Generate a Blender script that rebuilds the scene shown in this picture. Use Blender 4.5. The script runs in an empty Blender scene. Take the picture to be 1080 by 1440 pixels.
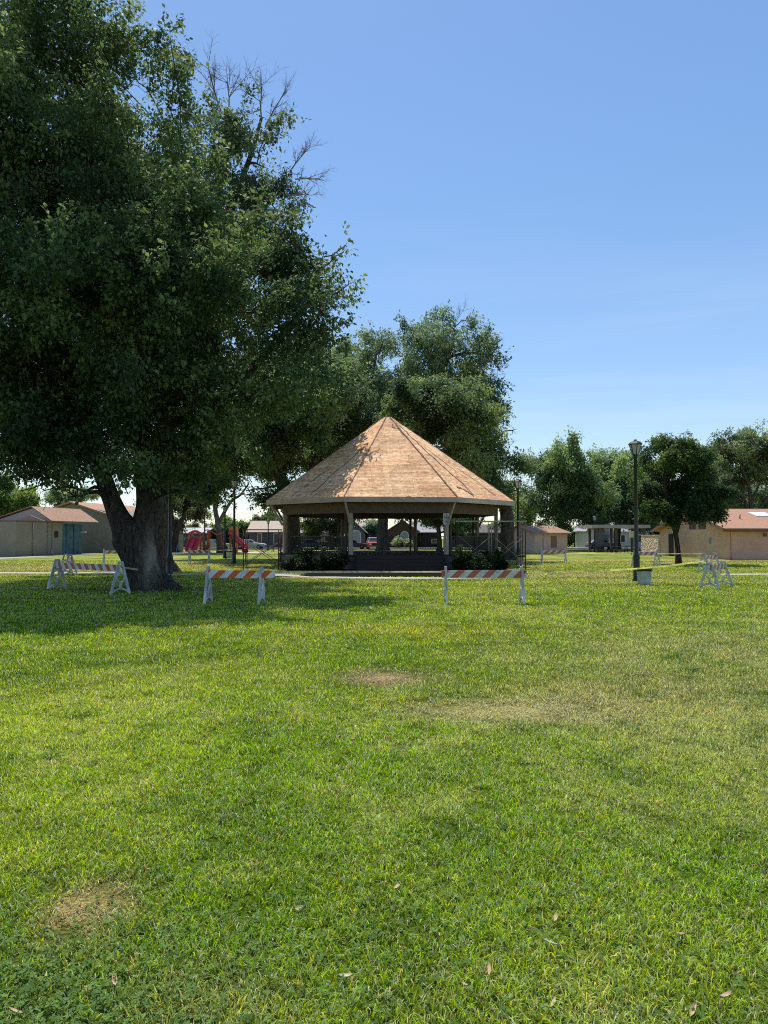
import bpy, math, random
import numpy as np
from math import sin, cos, pi, radians, sqrt, atan2

rng = np.random.default_rng(11)
random.seed(5)
SC = bpy.context.scene
COL = SC.collection

# ------------------------------------------------------------------ camera
F = 1040.0                 # focal length in photo pixels (1080 x 1440)
CAMH = 1.8
PITCH = math.atan(35 / F)  # horizon lies at y = 755
cam_d = bpy.data.cameras.new("camera")
cam = bpy.data.objects.new("camera", cam_d)
COL.objects.link(cam)
cam.location = (0, 0, CAMH)
cam.rotation_euler = (pi / 2 + PITCH, 0, 0)
cam_d.sensor_fit = 'VERTICAL'
cam_d.sensor_height = 36
cam_d.lens = F / 1440 * 36
cam_d.clip_start = 0.05
cam_d.clip_end = 4000
SC.camera = cam


def P(x, y, D):
    """world point seen at photo pixel (x, y), at ground distance D ahead"""
    u = (x - 540) / F
    v = (720 - y) / F
    dy = cos(PITCH) - v * sin(PITCH)
    dz = sin(PITCH) + v * cos(PITCH)
    t = D / dy
    return np.array([u * t, D, CAMH + dz * t])


def G(x, y):
    v = (720 - y) / F
    dy = cos(PITCH) - v * sin(PITCH)
    dz = sin(PITCH) + v * cos(PITCH)
    t = -CAMH / dz
    return np.array([(x - 540) / F * t, dy * t, 0.0])


def PX(D):                 # metres per photo pixel at distance D
    return D / F


# ------------------------------------------------------------------ noise
_perm = np.random.default_rng(3).permutation(4096)
_val = np.random.default_rng(4).random(4096)


def vnoise(x, y, z=None):
    x = np.asarray(x, float); y = np.asarray(y, float)
    z = np.zeros_like(x) if z is None else np.asarray(z, float)
    xi = np.floor(x).astype(int); yi = np.floor(y).astype(int); zi = np.floor(z).astype(int)
    fx = x - xi; fy = y - yi; fz = z - zi
    fx = fx * fx * (3 - 2 * fx); fy = fy * fy * (3 - 2 * fy); fz = fz * fz * (3 - 2 * fz)

    def h(a, b, c):
        return _val[_perm[(_perm[(_perm[a & 4095] + b) & 4095] + c) & 4095]]
    r = 0
    for i, wx in ((0, 1 - fx), (1, fx)):
        for j, wy in ((0, 1 - fy), (1, fy)):
            for k, wz in ((0, 1 - fz), (1, fz)):
                r = r + wx * wy * wz * h(xi + i, yi + j, zi + k)
    return r


def fbm(x, y, z=None, o=3):
    r = 0; a = .5; s = 1
    for i in range(o):
        r = r + a * vnoise(np.asarray(x) * s + 17.3 * i, np.asarray(y) * s - 9.1 * i, None if z is None else np.asarray(z) * s)
        a *= .5; s *= 2
    return r / (1 - .5 ** o)


# ------------------------------------------------------------------ materials
def new_mat(name):
    m = bpy.data.materials.new(name)
    m.use_nodes = True
    nt = m.node_tree
    nt.nodes.clear()
    return m, nt


def N(nt, t, **kw):
    n = nt.nodes.new(t)
    for k, v in kw.items():
        if k in n.inputs:
            n.inputs[k].default_value = v
        else:
            setattr(n, k, v)
    return n


def ramp(nt, stops):
    r = nt.nodes.new('ShaderNodeValToRGB')
    e = r.color_ramp.elements
    while len(e) < len(stops):
        e.new(0.5)
    for i, (p, c) in enumerate(stops):
        e[i].position = p
        e[i].color = (*c, 1) if len(c) == 3 else c
    return r


_mats = {}


def mat(name, c, rough=.7, var=.18, scale=6.0, bump=.1, bscale=None, metal=0.0, spec=.3, stretch=(1, 1, 1), dirt=0.0, blocks=False):
    """plain painted/stone/wood surface with mottling, grime and a fine bump"""
    if name in _mats:
        return _mats[name]
    m, nt = new_mat(name)
    L = nt.links.new
    out = N(nt, 'ShaderNodeOutputMaterial')
    b = N(nt, 'ShaderNodeBsdfPrincipled', Roughness=rough, Metallic=metal)
    b.inputs['Specular IOR Level'].default_value = spec
    tc = N(nt, 'ShaderNodeTexCoord')
    mp = N(nt, 'ShaderNodeMapping')
    mp.inputs['Scale'].default_value = stretch
    L(tc.outputs['Object'], mp.inputs['Vector'])
    n1 = N(nt, 'ShaderNodeTexNoise', Scale=scale, Detail=6.0, Roughness=.62)
    L(mp.outputs[0], n1.inputs['Vector'])
    c = np.array(c, float)
    r = ramp(nt, [(.28, tuple(c * (1 - var * 1.6))), (.5, tuple(c)), (.74, tuple(np.clip(c * (1 + var), 0, 1)))])
    L(n1.outputs['Fac'], r.inputs[0])
    col = r.outputs[0]
    if dirt:
        n3 = N(nt, 'ShaderNodeTexNoise', Scale=scale * .22, Detail=4.0)
        L(mp.outputs[0], n3.inputs['Vector'])
        r3 = ramp(nt, [(.42, (1 - dirt,) * 3), (.62, (1, 1, 1))])
        L(n3.outputs['Fac'], r3.inputs[0])
        mx = N(nt, 'ShaderNodeMix', data_type='RGBA', blend_type='MULTIPLY')
        mx.inputs[0].default_value = 1
        L(col, mx.inputs[6]); L(r3.outputs[0], mx.inputs[7])
        col = mx.outputs[2]
    if blocks:
        sx = N(nt, 'ShaderNodeSeparateXYZ'); L(tc.outputs['Object'], sx.inputs[0])
        ad = N(nt, 'ShaderNodeMath', operation='ADD'); L(sx.outputs['X'], ad.inputs[0]); L(sx.outputs['Y'], ad.inputs[1])
        cb = N(nt, 'ShaderNodeCombineXYZ'); L(ad.outputs[0], cb.inputs[0]); L(sx.outputs['Z'], cb.inputs[1])
        bk = N(nt, 'ShaderNodeTexBrick', Scale=1.0); L(cb.outputs[0], bk.inputs['Vector'])
        bk.inputs['Brick Width'].default_value = .4; bk.inputs['Row Height'].default_value = .2; bk.inputs['Mortar Size'].default_value = .012
        bk.inputs['Color1'].default_value = (1, 1, 1, 1); bk.inputs['Color2'].default_value = (.93, .93, .93, 1); bk.inputs['Mortar'].default_value = (.80, .79, .78, 1)
        zr = ramp(nt, [(.0, (.70, .68, .66)), (.18, (1, 1, 1))])          # splash-back grime at the foot
        dz = N(nt, 'ShaderNodeMath', operation='MULTIPLY_ADD'); L(n1.outputs['Fac'], dz.inputs[0]); dz.inputs[1].default_value = .5; L(sx.outputs['Z'], dz.inputs[2])
        d2 = N(nt, 'ShaderNodeMath', operation='MULTIPLY'); L(dz.outputs[0], d2.inputs[0]); d2.inputs[1].default_value = .4; L(d2.outputs[0], zr.inputs[0])
        for src in (bk.outputs['Color'], zr.outputs[0]):
            mb_ = N(nt, 'ShaderNodeMix', data_type='RGBA', blend_type='MULTIPLY'); mb_.inputs[0].default_value = .8
            L(col, mb_.inputs[6]); L(src, mb_.inputs[7]); col = mb_.outputs[2]
    L(col, b.inputs['Base Color'])
    if bump:
        n2 = N(nt, 'ShaderNodeTexNoise', Scale=bscale or scale * 6, Detail=4.0)
        L(mp.outputs[0], n2.inputs['Vector'])
        bp = N(nt, 'ShaderNodeBump', Strength=bump, Distance=.02)
        L(n2.outputs['Fac'], bp.inputs['Height'])
        L(bp.outputs[0], b.inputs['Normal'])
    L(b.outputs[0], out.inputs[0])
    _mats[name] = m
    return m


def leaf_mat(name, trans=.35, rough=.5, spec=.35):
    if name in _mats:
        return _mats[name]
    m, nt = new_mat(name)
    L = nt.links.new
    out = N(nt, 'ShaderNodeOutputMaterial')
    at = N(nt, 'ShaderNodeAttribute', attribute_name='Col')
    b = N(nt, 'ShaderNodeBsdfPrincipled', Roughness=rough)
    b.inputs['Specular IOR Level'].default_value = spec
    t = N(nt, 'ShaderNodeBsdfTranslucent')
    hs = N(nt, 'ShaderNodeHueSaturation', Hue=.485, Saturation=1.15, Value=1.5)
    L(at.outputs['Color'], b.inputs['Base Color'])
    L(at.outputs['Color'], hs.inputs['Color'])
    L(hs.outputs[0], t.inputs['Color'])
    mx = N(nt, 'ShaderNodeMixShader', Fac=trans)
    L(b.outputs[0], mx.inputs[1]); L(t.outputs[0], mx.inputs[2])
    L(mx.outputs[0], out.inputs[0])
    _mats[name] = m
    return m


def bark_mat(name, c, pale=False):
    if name in _mats:
        return _mats[name]
    m, nt = new_mat(name)
    L = nt.links.new
    out = N(nt, 'ShaderNodeOutputMaterial')
    b = N(nt, 'ShaderNodeBsdfPrincipled', Roughness=.9)
    b.inputs['Specular IOR Level'].default_value = .15
    tc = N(nt, 'ShaderNodeTexCoord')
    mp = N(nt, 'ShaderNodeMapping')
    mp.inputs['Scale'].default_value = (1, 1, .22)
    L(tc.outputs['Object'], mp.inputs['Vector'])
    n1 = N(nt, 'ShaderNodeTexNoise', Scale=13.0, Detail=8.0, Roughness=.68, Distortion=.9)
    L(mp.outputs[0], n1.inputs['Vector'])
    c = np.array(c)
    r = ramp(nt, [(.36, tuple(c * .22)), (.50, tuple(c * .9)), (.68, tuple(c * 1.8))])
    L(n1.outputs['Fac'], r.inputs[0])
    col = r.outputs[0]
    if pale:
        at = N(nt, 'ShaderNodeAttribute', attribute_name='Col')
        mx = N(nt, 'ShaderNodeMix', data_type='RGBA')
        r2 = ramp(nt, [(.3, (.22, .18, .135)), (.6, (.42, .36, .28))])
        L(n1.outputs['Fac'], r2.inputs[0])
        L(at.outputs['Fac'], mx.inputs[0]); L(col, mx.inputs[6]); L(r2.outputs[0], mx.inputs[7])
        col = mx.outputs[2]
    L(col, b.inputs['Base Color'])
    bp = N(nt, 'ShaderNodeBump', Strength=1.0, Distance=.14)
    L(n1.outputs['Fac'], bp.inputs['Height'])
    L(bp.outputs[0], b.inputs['Normal'])
    L(b.outputs[0], out.inputs[0])
    _mats[name] = m
    return m


# ------------------------------------------------------------------ mesh helpers
def np_mesh(name, V, Q, colors=None, smooth=False, T=None):
    """mesh from numpy arrays: V (n,3), Q (m,4) quads, T (k,3) triangles"""
    me = bpy.data.meshes.new(name)
    V = np.ascontiguousarray(V, np.float32)
    nq = 0 if Q is None else len(Q)
    nt_ = 0 if T is None else len(T)
    me.vertices.add(len(V))
    me.vertices.foreach_set('co', V.ravel())
    loops = []
    if nq: loops.append(np.asarray(Q, np.int32).ravel())
    if nt_: loops.append(np.asarray(T, np.int32).ravel())
    lp = np.concatenate(loops)
    me.loops.add(len(lp))
    me.loops.foreach_set('vertex_index', lp)
    me.polygons.add(nq + nt_)
    st = np.concatenate([np.arange(nq, dtype=np.int32) * 4, nq * 4 + np.arange(nt_, dtype=np.int32) * 3])
    me.polygons.foreach_set('loop_start', st)
    if smooth:
        me.polygons.foreach_set('use_smooth', np.ones(nq + nt_, bool))
    me.update(calc_edges=True)
    if colors is not None:
        a = me.color_attributes.new('Col', 'FLOAT_COLOR', 'POINT')
        c = np.ones((len(V), 4), np.float32)
        c[:, :3] = colors
        a.data.foreach_set('color', c.ravel())
    return me


class MB:
    """collects shapes into ONE mesh, built at world or local coordinates"""

    def __init__(s):
        s.v = []; s.f = []; s.m = []; s.sm = []; s.uv = {}

    def add(s, vs, fs, mi=0, smooth=False):
        o = len(s.v)
        s.v += [tuple(map(float, p)) for p in vs]
        for f in fs:
            s.f.append([i + o for i in f]); s.m.append(mi); s.sm.append(smooth)
        return s

    def box(s, c, d, rz=0.0, mi=0, M=None):
        hx, hy, hz = d[0] / 2, d[1] / 2, d[2] / 2
        vs = []
        for z in (-hz, hz):
            for x, y in ((-hx, -hy), (hx, -hy), (hx, hy), (-hx, hy)):
                vs.append((c[0] + x * cos(rz) - y * sin(rz), c[1] + x * sin(rz) + y * cos(rz), c[2] + z))
        return s.add(vs, [(3, 2, 1, 0), (4, 5, 6, 7), (0, 1, 5, 4), (1, 2, 6, 5), (2, 3, 7, 6), (3, 0, 4, 7)], mi)

    def bar(s, a, b, w, h=None, up=(0, 0, 1), mi=0):
        """rectangular bar from a to b, w across, h along up"""
        h = h or w
        a = np.array(a, float); b = np.array(b, float)
        d = (b - a) / np.linalg.norm(b - a)
        up = np.array(up, float)
        if abs(d @ up) > .98: up = np.array((0., 1., 0.))
        x = np.cross(d, up); x /= np.linalg.norm(x)
        y = np.cross(x, d)
        vs = [p + x * sx * w / 2 + y * sy * h / 2 for p in (a, b) for sx, sy in ((-1, -1), (1, -1), (1, 1), (-1, 1))]
        return s.add(vs, [(0, 1, 2, 3), (7, 6, 5, 4), (0, 4, 5, 1), (1, 5, 6, 2), (2, 6, 7, 3), (3, 7, 4, 0)], mi)

    def tube(s, pts, rad, n=8, mi=0, cap=True, smooth=True):
        V, Q = tube_np(pts, rad, n)
        k = len(pts)
        fs = [tuple(q) for q in Q]
        if cap:
            fs += [tuple(range(n))[::-1], tuple((k - 1) * n + i for i in range(n))]
        return s.add(V, fs, mi, smooth)

    def lathe(s, prof, n=24, c=(0, 0, 0), mi=0, smooth=True, cap=(False, False), rot=0.0):
        vs = []; fs = []
        for r, z in prof:
            for i in range(n):
                a = rot + 2 * pi * i / n
                vs.append((c[0] + r * cos(a), c[1] + r * sin(a), c[2] + z))
        for j in range(len(prof) - 1):
            for i in range(n):
                fs.append((j * n + i, j * n + (i + 1) % n, (j + 1) * n + (i + 1) % n, (j + 1) * n + i))
        if cap[0]: fs.append(tuple(range(n))[::-1])
        if cap[1]: fs.append(tuple((len(prof) - 1) * n + i for i in range(n)))
        return s.add(vs, fs, mi, smooth)

    def prism(s, poly, axis, t0, t1, mi=0):
        """extrude a 2D polygon: axis 'x': poly is (y,z); 'y': (x,z); 'z': (x,y)"""
        n = len(poly); vs = []
        for t in (t0, t1):
            for a, b in poly:
                vs.append({'x': (t, a, b), 'y': (a, t, b), 'z': (a, b, t)}[axis])
        fs = [tuple(range(n)), tuple(range(2 * n - 1, n - 1, -1))]
        for i in range(n):
            j = (i + 1) % n
            fs.append((i, i + n, j + n, j))
        return s.add(vs, fs, mi)

    def build(s, name, mats, parent=None, bevel=0.0, off=None):
        me = bpy.data.meshes.new(name)
        V = np.array(s.v)
        if off is not None: V = V - np.array(off)
        me.from_pydata(V.tolist(), [], s.f)
        if not isinstance(mats, (list, tuple)): mats = [mats]
        for m in mats: me.materials.append(m)
        me.polygons.foreach_set('material_index', s.m)
        me.polygons.foreach_set('use_smooth', s.sm)
        import bmesh
        bm = bmesh.new(); bm.from_mesh(me)
        bmesh.ops.recalc_face_normals(bm, faces=bm.faces)
        bm.to_mesh(me); bm.free()
        me.update()
        o = bpy.data.objects.new(name, me)
        COL.objects.link(o)
        if parent is not None: o.parent = parent
        if bevel:
            b = o.modifiers.new('bevel', 'BEVEL'); b.width = bevel; b.segments = 2; b.limit_method = 'ANGLE'
        return o


def tube_np(pts, rad, n=8, wob=None):
    pts = np.array(pts, float); k = len(pts)
    rad = np.broadcast_to(np.array(rad, float), (k,))
    d = np.gradient(pts, axis=0)
    d /= np.linalg.norm(d, axis=1)[:, None] + 1e-9
    ref = np.array((0, 1., 0)) if abs(d[0][1]) < .9 else np.array((1., 0, 0))
    x = np.cross(ref, d[0]); x /= np.linalg.norm(x)
    V = np.zeros((k, n, 3))
    a = np.arange(n) * 2 * pi / n
    for i in range(k):
        x = x - d[i] * (x @ d[i]); x /= np.linalg.norm(x) + 1e-9
        y = np.cross(d[i], x)
        rr = rad[i] * (np.ones(n) if wob is None else wob(i, a, pts[i]))
        V[i] = pts[i] + (np.cos(a) * rr)[:, None] * x + (np.sin(a) * rr)[:, None] * y
    i, j = np.meshgrid(np.arange(k - 1), np.arange(n), indexing='ij')
    j2 = (j + 1) % n
    Q = np.stack([i * n + j, i * n + j2, (i + 1) * n + j2, (i + 1) * n + j], -1).reshape(-1, 4)
    return V.reshape(-1, 3), Q


def smooth_path(pts, k=6):
    """Catmull-Rom through rows of pts (any number of columns)"""
    p = np.array(pts, float)
    p = np.vstack([2 * p[0] - p[1], p, 2 * p[-1] - p[-2]])
    out = []
    for i in range(1, len(p) - 2):
        for t in np.linspace(0, 1, k, endpoint=False):
            out.append(.5 * ((2 * p[i]) + (-p[i - 1] + p[i + 1]) * t + (2 * p[i - 1] - 5 * p[i] + 4 * p[i + 1] - p[i + 2]) * t ** 2
                             + (-p[i - 1] + 3 * p[i] - 3 * p[i + 1] + p[i + 2]) * t ** 3))
    out.append(p[-2])
    return np.array(out)


def link(name, me, m, parent=None):
    o = bpy.data.objects.new(name, me)
    COL.objects.link(o)
    if m is not None: me.materials.append(m)
    if parent is not None: o.parent = parent
    return o


def tag(o, label, cat, group=None):
    o['label'] = label; o['category'] = cat
    if group: o['group'] = group
    return o


def thing(name, label, cat, loc=(0, 0, 0), rz=0.0, group=None):
    o = bpy.data.objects.new(name, None)
    COL.objects.link(o)
    o.location = [float(v) for v in loc]; o.rotation_euler = (0, 0, rz)
    o.empty_display_size = .2
    return tag(o, label, cat, group)


def struct(o):
    o['kind'] = 'structure'
    return o


def copy_tree(src, parent=None):
    kids = [c for c in bpy.data.objects if c.parent == src]
    c = src.copy()
    COL.objects.link(c)
    c.parent = parent
    for k in kids:
        copy_tree(k, c)
    return c


# ------------------------------------------------------------------ sun and sky
SUN_EL = radians(62)
SUN_AZ = radians(-17)          # from +Y towards -X
sun_dir = np.array([sin(SUN_AZ) * cos(SUN_EL), cos(SUN_AZ) * cos(SUN_EL), sin(SUN_EL)])
w = bpy.data.worlds.new("World"); SC.world = w; w.use_nodes = True
nt = w.node_tree; nt.nodes.clear()
sky = nt.nodes.new('ShaderNodeTexSky'); sky.sky_type = 'NISHITA'
sky.sun_disc = False
sky.sun_elevation = SUN_EL; sky.sun_rotation = SUN_AZ
sky.altitude = 100; sky.air_density = 1.0; sky.dust_density = .15; sky.ozone_density = 2.4
gm = nt.nodes.new('ShaderNodeGamma'); gm.inputs[1].default_value = .6
hsv = nt.nodes.new('ShaderNodeHueSaturation'); hsv.inputs['Saturation'].default_value = 1.5; hsv.inputs['Value'].default_value = 2.08; hsv.inputs['Hue'].default_value = .507
bg = nt.nodes.new('ShaderNodeBackground'); bg.inputs[1].default_value = .15
wo = nt.nodes.new('ShaderNodeOutputWorld')
nt.links.new(sky.outputs[0], gm.inputs[0]); nt.links.new(gm.outputs[0], hsv.inputs['Color']); 
# faint streaks of high haze low in the sky
stc = nt.nodes.new('ShaderNodeTexCoord'); smp = nt.nodes.new('ShaderNodeMapping'); smp.inputs['Scale'].default_value = (1.0, 1.0, 11.0); smp.inputs['Rotation'].default_value = (0.05, .03, 0)
sno = nt.nodes.new('ShaderNodeTexNoise'); sno.inputs['Scale'].default_value = 2.2; sno.inputs['Detail'].default_value = 5.0
srm = ramp(nt, [(.47, (0, 0, 0)), (.68, (1, 1, 1))])
sxy = nt.nodes.new('ShaderNodeSeparateXYZ'); smr = nt.nodes.new('ShaderNodeMapRange'); smr.inputs['From Min'].default_value = .42; smr.inputs['From Max'].default_value = .10; smr.inputs['To Min'].default_value = 0; smr.inputs['To Max'].default_value = .22
smu = nt.nodes.new('ShaderNodeMath'); smu.operation = 'MULTIPLY'
smx = nt.nodes.new('ShaderNodeMix'); smx.data_type = 'RGBA'; smx.inputs[7].default_value = (5.0, 5.9, 6.6, 1)
k_ = nt.links.new
k_(stc.outputs['Generated'], smp.inputs[0]); k_(smp.outputs[0], sno.inputs['Vector']); k_(sno.outputs['Fac'], srm.inputs[0]); k_(stc.outputs['Generated'], sxy.inputs[0]); k_(sxy.outputs['Z'], smr.inputs[0])
k_(srm.outputs[0], smu.inputs[0]); k_(smr.outputs[0], smu.inputs[1]); k_(smu.outputs[0], smx.inputs[0]); k_(hsv.outputs[0], smx.inputs[6]); k_(smx.outputs[2], bg.inputs[0])
nt.links.new(bg.outputs[0], wo.inputs[0]); nt.links.new(bg.outputs[0], wo.inputs[0])

sl = bpy.data.lights.new('sun', 'SUN'); sl.energy = 5.0; sl.angle = radians(.53); sl.color = (1, .955, .88)
so = bpy.data.objects.new('sun', sl); COL.objects.link(so)
import mathutils
so.rotation_euler = mathutils.Vector(sun_dir).to_track_quat('Z', 'Y').to_euler()
so.location = (-20, 60, 80)

SC.view_settings.view_transform = 'Standard'
SC.view_settings.look = 'None'
SC.view_settings.exposure = 0
cy = SC.cycles
cy.max_bounces = 7; cy.diffuse_bounces = 3; cy.glossy_bounces = 2; cy.transmission_bounces = 5; cy.transparent_max_bounces = 4
cy.use_denoising = False
cy.pixel_filter_type = 'BLACKMAN_HARRIS'; cy.filter_width = 1.05
cy.sample_clamp_indirect = 4

# ------------------------------------------------------------------ lawn
PATHS = []       # polylines (pts, halfwidth) that grass keeps clear of


def gauss(x, y, cx, cy_, rx, ry):
    return np.exp(-(((x - cx) / rx) ** 2 + ((y - cy_) / ry) ** 2))


def lawn_colour(x, y):
    """albedo of the turf at ground point (x, y): damp green, yellowing, dry and worn places"""
    g0 = np.array((.190, .308, .020)); g1 = np.array((.385, .462, .072)); dull = np.array((.36, .385, .120))
    yel = np.array((.40, .43, .035)); tan = np.array((.56, .43, .20)); red = np.array((.48, .31, .17))
    x = np.asarray(x, float); y = np.asarray(y, float)

    def mix(a, b, t):
        t = np.clip(t, 0, 1)[..., None]
        return a * (1 - t) + b * t
    n1 = fbm(x * .33 + 5, y * .22, o=3); n2 = fbm(x * 1.1, y * .9 + 40, o=3); n3 = fbm(x * 3.1 + 9, y * 3.1, o=2)
    c = mix(np.broadcast_to(g0, x.shape + (3,)), g1, (n1 - .3) * 1.6 + (n2 - .5) * .9)
    far = np.clip((y - 17) / 22, 0, 1)
    c = mix(c, np.array((.36, .39, .075)), far * (.45 + .9 * (n1 - .35)))
    side = np.clip((x - (.02 * y)) / (.25 * y + .5), 0, 1) * np.clip((y - 3.5) / 3, 0, 1) * np.clip((18 - y) / 6, 0, 1)
    c = mix(c, dull, side * (.62 + 1.2 * (n2 - .4)))
    # worn, dry and yellow places
    wob = .55 + .9 * n3
    c = mix(c, red, .95 * gauss(x, y, .0, 9.5, .5, .55) * wob)
    c = mix(c, tan, .7 * gauss(x, y, 1.3, 7.7, 1.1, .55) * wob)
    c = mix(c, tan, .40 * gauss(x, y, 2.6, 8.6, 1.3, .9) * wob)
    c = mix(c, yel, .75 * gauss(x, y, .9, 14.3, 2.2, 1.1) * (.4 + n2))
    c = mix(c, yel, .6 * gauss(x, y, .1, 8.15, .5, .25) * wob)
    c = mix(c, yel, .45 * gauss(x, y, -1.0, 7.4, .5, .25) * wob)
    c = mix(c, np.array((.62, .43, .19)), 1.3 * gauss(x, y, -1.40, 3.66, .15, .24) * wob)
    c = mix(c, tan, .35 * gauss(x, y, -.75, 2.9, .3, .2) * wob)
    c = mix(c, np.array((.21, .36, .025)), .9 * gauss(x, y, 1.9, 4.0, .75, .55))
    c = mix(c, np.array((.11, .20, .03)), .8 * gauss(x, y, -1.5, 2.85, .6, .4))
    # faint tyre tracks of the mower
    for (ax_, ay_), (bx_, by_), sw in (((-4.6, 7.4), (-1.6, 12.2), .16), ((-5.4, 8.0), (-2.5, 12.9), .16), ((-3.0, 14.6), (-9.0, 15.6), .25), ((4.5, 12.0), (11, 15.5), .25)):
        ddx, ddy = bx_ - ax_, by_ - ay_; l2 = ddx * ddx + ddy * ddy
        tt = ((x - ax_) * ddx + (y - ay_) * ddy) / l2
        off_ = np.abs((x - ax_) * ddy - (y - ay_) * ddx) / math.sqrt(l2)
        c = mix(c, c * .68, np.exp(-(off_ / sw) ** 2) * np.clip(tt * 4, 0, 1) * np.clip((1 - tt) * 4, 0, 1) * (.35 + n3))
    # mown/dry streaks across the far lawn
    st = fbm(x * .09, y * .75, o=3)
    c = mix(c, tan, np.clip((st - .52) * 3.0, 0, .75) * np.clip((y - 24) / 10, 0, 1))
    c = mix(c, np.array((.15, .22, .03)), np.clip((.44 - st) * 4, 0, .7) * np.clip((y - 14) / 10, 0, 1))
    c = mix(c, tan, .85 * gauss(x, y, 9, 34.3, 4.5, 1.4) * wob)
    c = mix(c, tan, .9 * gauss(x, y, 29, 56.5, 14, 1.5))
    c = mix(c, tan, .8 * gauss(x, y, -19, 44, 5, 3) * wob)
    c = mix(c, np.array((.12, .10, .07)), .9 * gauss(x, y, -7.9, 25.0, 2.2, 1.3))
    n4 = fbm(x * 2.3 + 31, y * 2.0 + 3, o=3)
    c = mix(c, np.array((.50, .54, .15)), (n4 - .58) * 2.0)
    c = mix(c, np.array((.115, .19, .03)), (.42 - n4) * 3.0)
    c = c * 1.22 * (.78 + .44 * fbm(x * 6, y * 6, o=2))[..., None]
    c = np.minimum(c, .8)
    return c


ys = np.concatenate([[-60, -20, -5, 0, 1], np.arange(1.5, 12, .12), np.arange(12, 60, .35), np.arange(60, 130, 3), [140, 160, 200, 280, 400, 700]])
xs = np.concatenate([[-500, -250, -140, -100, -80, -65, -55], np.arange(-48, 48.1, .3), [55, 65, 80, 100, 140, 250, 500]])
gx, gy = np.meshgrid(xs, ys)
V = np.stack([gx, gy, np.zeros_like(gx)], -1).reshape(-1, 3)
nx, ny = len(xs), len(ys)
i, j = np.meshgrid(np.arange(ny - 1), np.arange(nx - 1), indexing='ij')
Q = np.stack([i * nx + j, i * nx + j + 1, (i + 1) * nx + j + 1, (i + 1) * nx + j], -1).reshape(-1, 4)
me = np_mesh('lawn', V, Q, colors=lawn_colour(V[:, 0], V[:, 1]) * np.maximum(np.interp(V[:, 1], [0, 10, 45, 58], [.42, .5, .85, 1.0]), .95 * np.clip(gauss(V[:, 0], V[:, 1], 0, 9.5, .5, .55) + gauss(V[:, 0], V[:, 1], 1.3, 7.7, 1.1, .55) + 1.3 * gauss(V[:, 0], V[:, 1], -1.4, 3.66, .16, .24), 0, 1))[:, None], smooth=True)  # near ground darkened: shade between the blades painted into its colour
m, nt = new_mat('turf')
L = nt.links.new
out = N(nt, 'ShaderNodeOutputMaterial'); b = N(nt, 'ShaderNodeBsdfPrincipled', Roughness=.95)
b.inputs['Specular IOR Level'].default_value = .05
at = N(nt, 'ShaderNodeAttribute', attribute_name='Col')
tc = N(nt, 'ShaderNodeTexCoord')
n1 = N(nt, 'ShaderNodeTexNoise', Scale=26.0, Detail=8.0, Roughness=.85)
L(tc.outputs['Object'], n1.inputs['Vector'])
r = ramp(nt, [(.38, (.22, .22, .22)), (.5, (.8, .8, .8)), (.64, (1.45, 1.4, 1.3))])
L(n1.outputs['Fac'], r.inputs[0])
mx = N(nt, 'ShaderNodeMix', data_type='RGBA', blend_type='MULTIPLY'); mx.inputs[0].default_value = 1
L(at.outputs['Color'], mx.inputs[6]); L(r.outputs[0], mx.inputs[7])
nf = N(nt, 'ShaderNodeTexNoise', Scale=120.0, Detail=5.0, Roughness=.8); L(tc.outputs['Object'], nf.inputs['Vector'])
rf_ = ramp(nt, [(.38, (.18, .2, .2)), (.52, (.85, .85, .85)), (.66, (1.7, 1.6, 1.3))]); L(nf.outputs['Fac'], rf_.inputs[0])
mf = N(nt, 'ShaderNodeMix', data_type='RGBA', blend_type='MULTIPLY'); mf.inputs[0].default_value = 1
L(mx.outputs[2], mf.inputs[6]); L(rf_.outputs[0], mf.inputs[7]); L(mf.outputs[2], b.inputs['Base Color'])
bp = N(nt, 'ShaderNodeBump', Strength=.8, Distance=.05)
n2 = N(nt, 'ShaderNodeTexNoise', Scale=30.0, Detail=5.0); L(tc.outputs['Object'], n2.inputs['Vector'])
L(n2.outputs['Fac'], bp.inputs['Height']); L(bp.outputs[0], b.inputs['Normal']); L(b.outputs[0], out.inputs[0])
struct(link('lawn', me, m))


def ribbon(name, pts, hw, z, m, thick=.0):
    """flat strip on the ground along pts (x,y), half width hw (scalar or per point)"""
    p = smooth_path(np.array(pts)[:, :2], 8)
    hw_ = np.broadcast_to(np.array(hw, float), (len(pts),))
    hwp = np.interp(np.linspace(0, 1, len(p)), np.linspace(0, 1, len(hw_)), hw_)
    d = np.gradient(p, axis=0); d /= np.linalg.norm(d, axis=1)[:, None]
    nrm = np.stack([-d[:, 1], d[:, 0]], -1)
    k = len(p)
    A = p + nrm * hwp[:, None]; B = p - nrm * hwp[:, None]
    V = np.vstack([np.c_[A, np.full(k, z)], np.c_[B, np.full(k, z)], np.c_[A, np.full(k, -.02)], np.c_[B, np.full(k, -.02)]])
    i = np.arange(k - 1)
    Q = np.vstack([np.c_[i + k, i + k + 1, i + 1, i], np.c_[i, i + 1, i + 1 + 2 * k, i + 2 * k], np.c_[i + k, i + 3 * k, i + 1 + 3 * k, i + 1 + k]])
    PATHS.append((p, hwp))
    return struct(link(name, np_mesh(name, V, Q), m))


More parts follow.
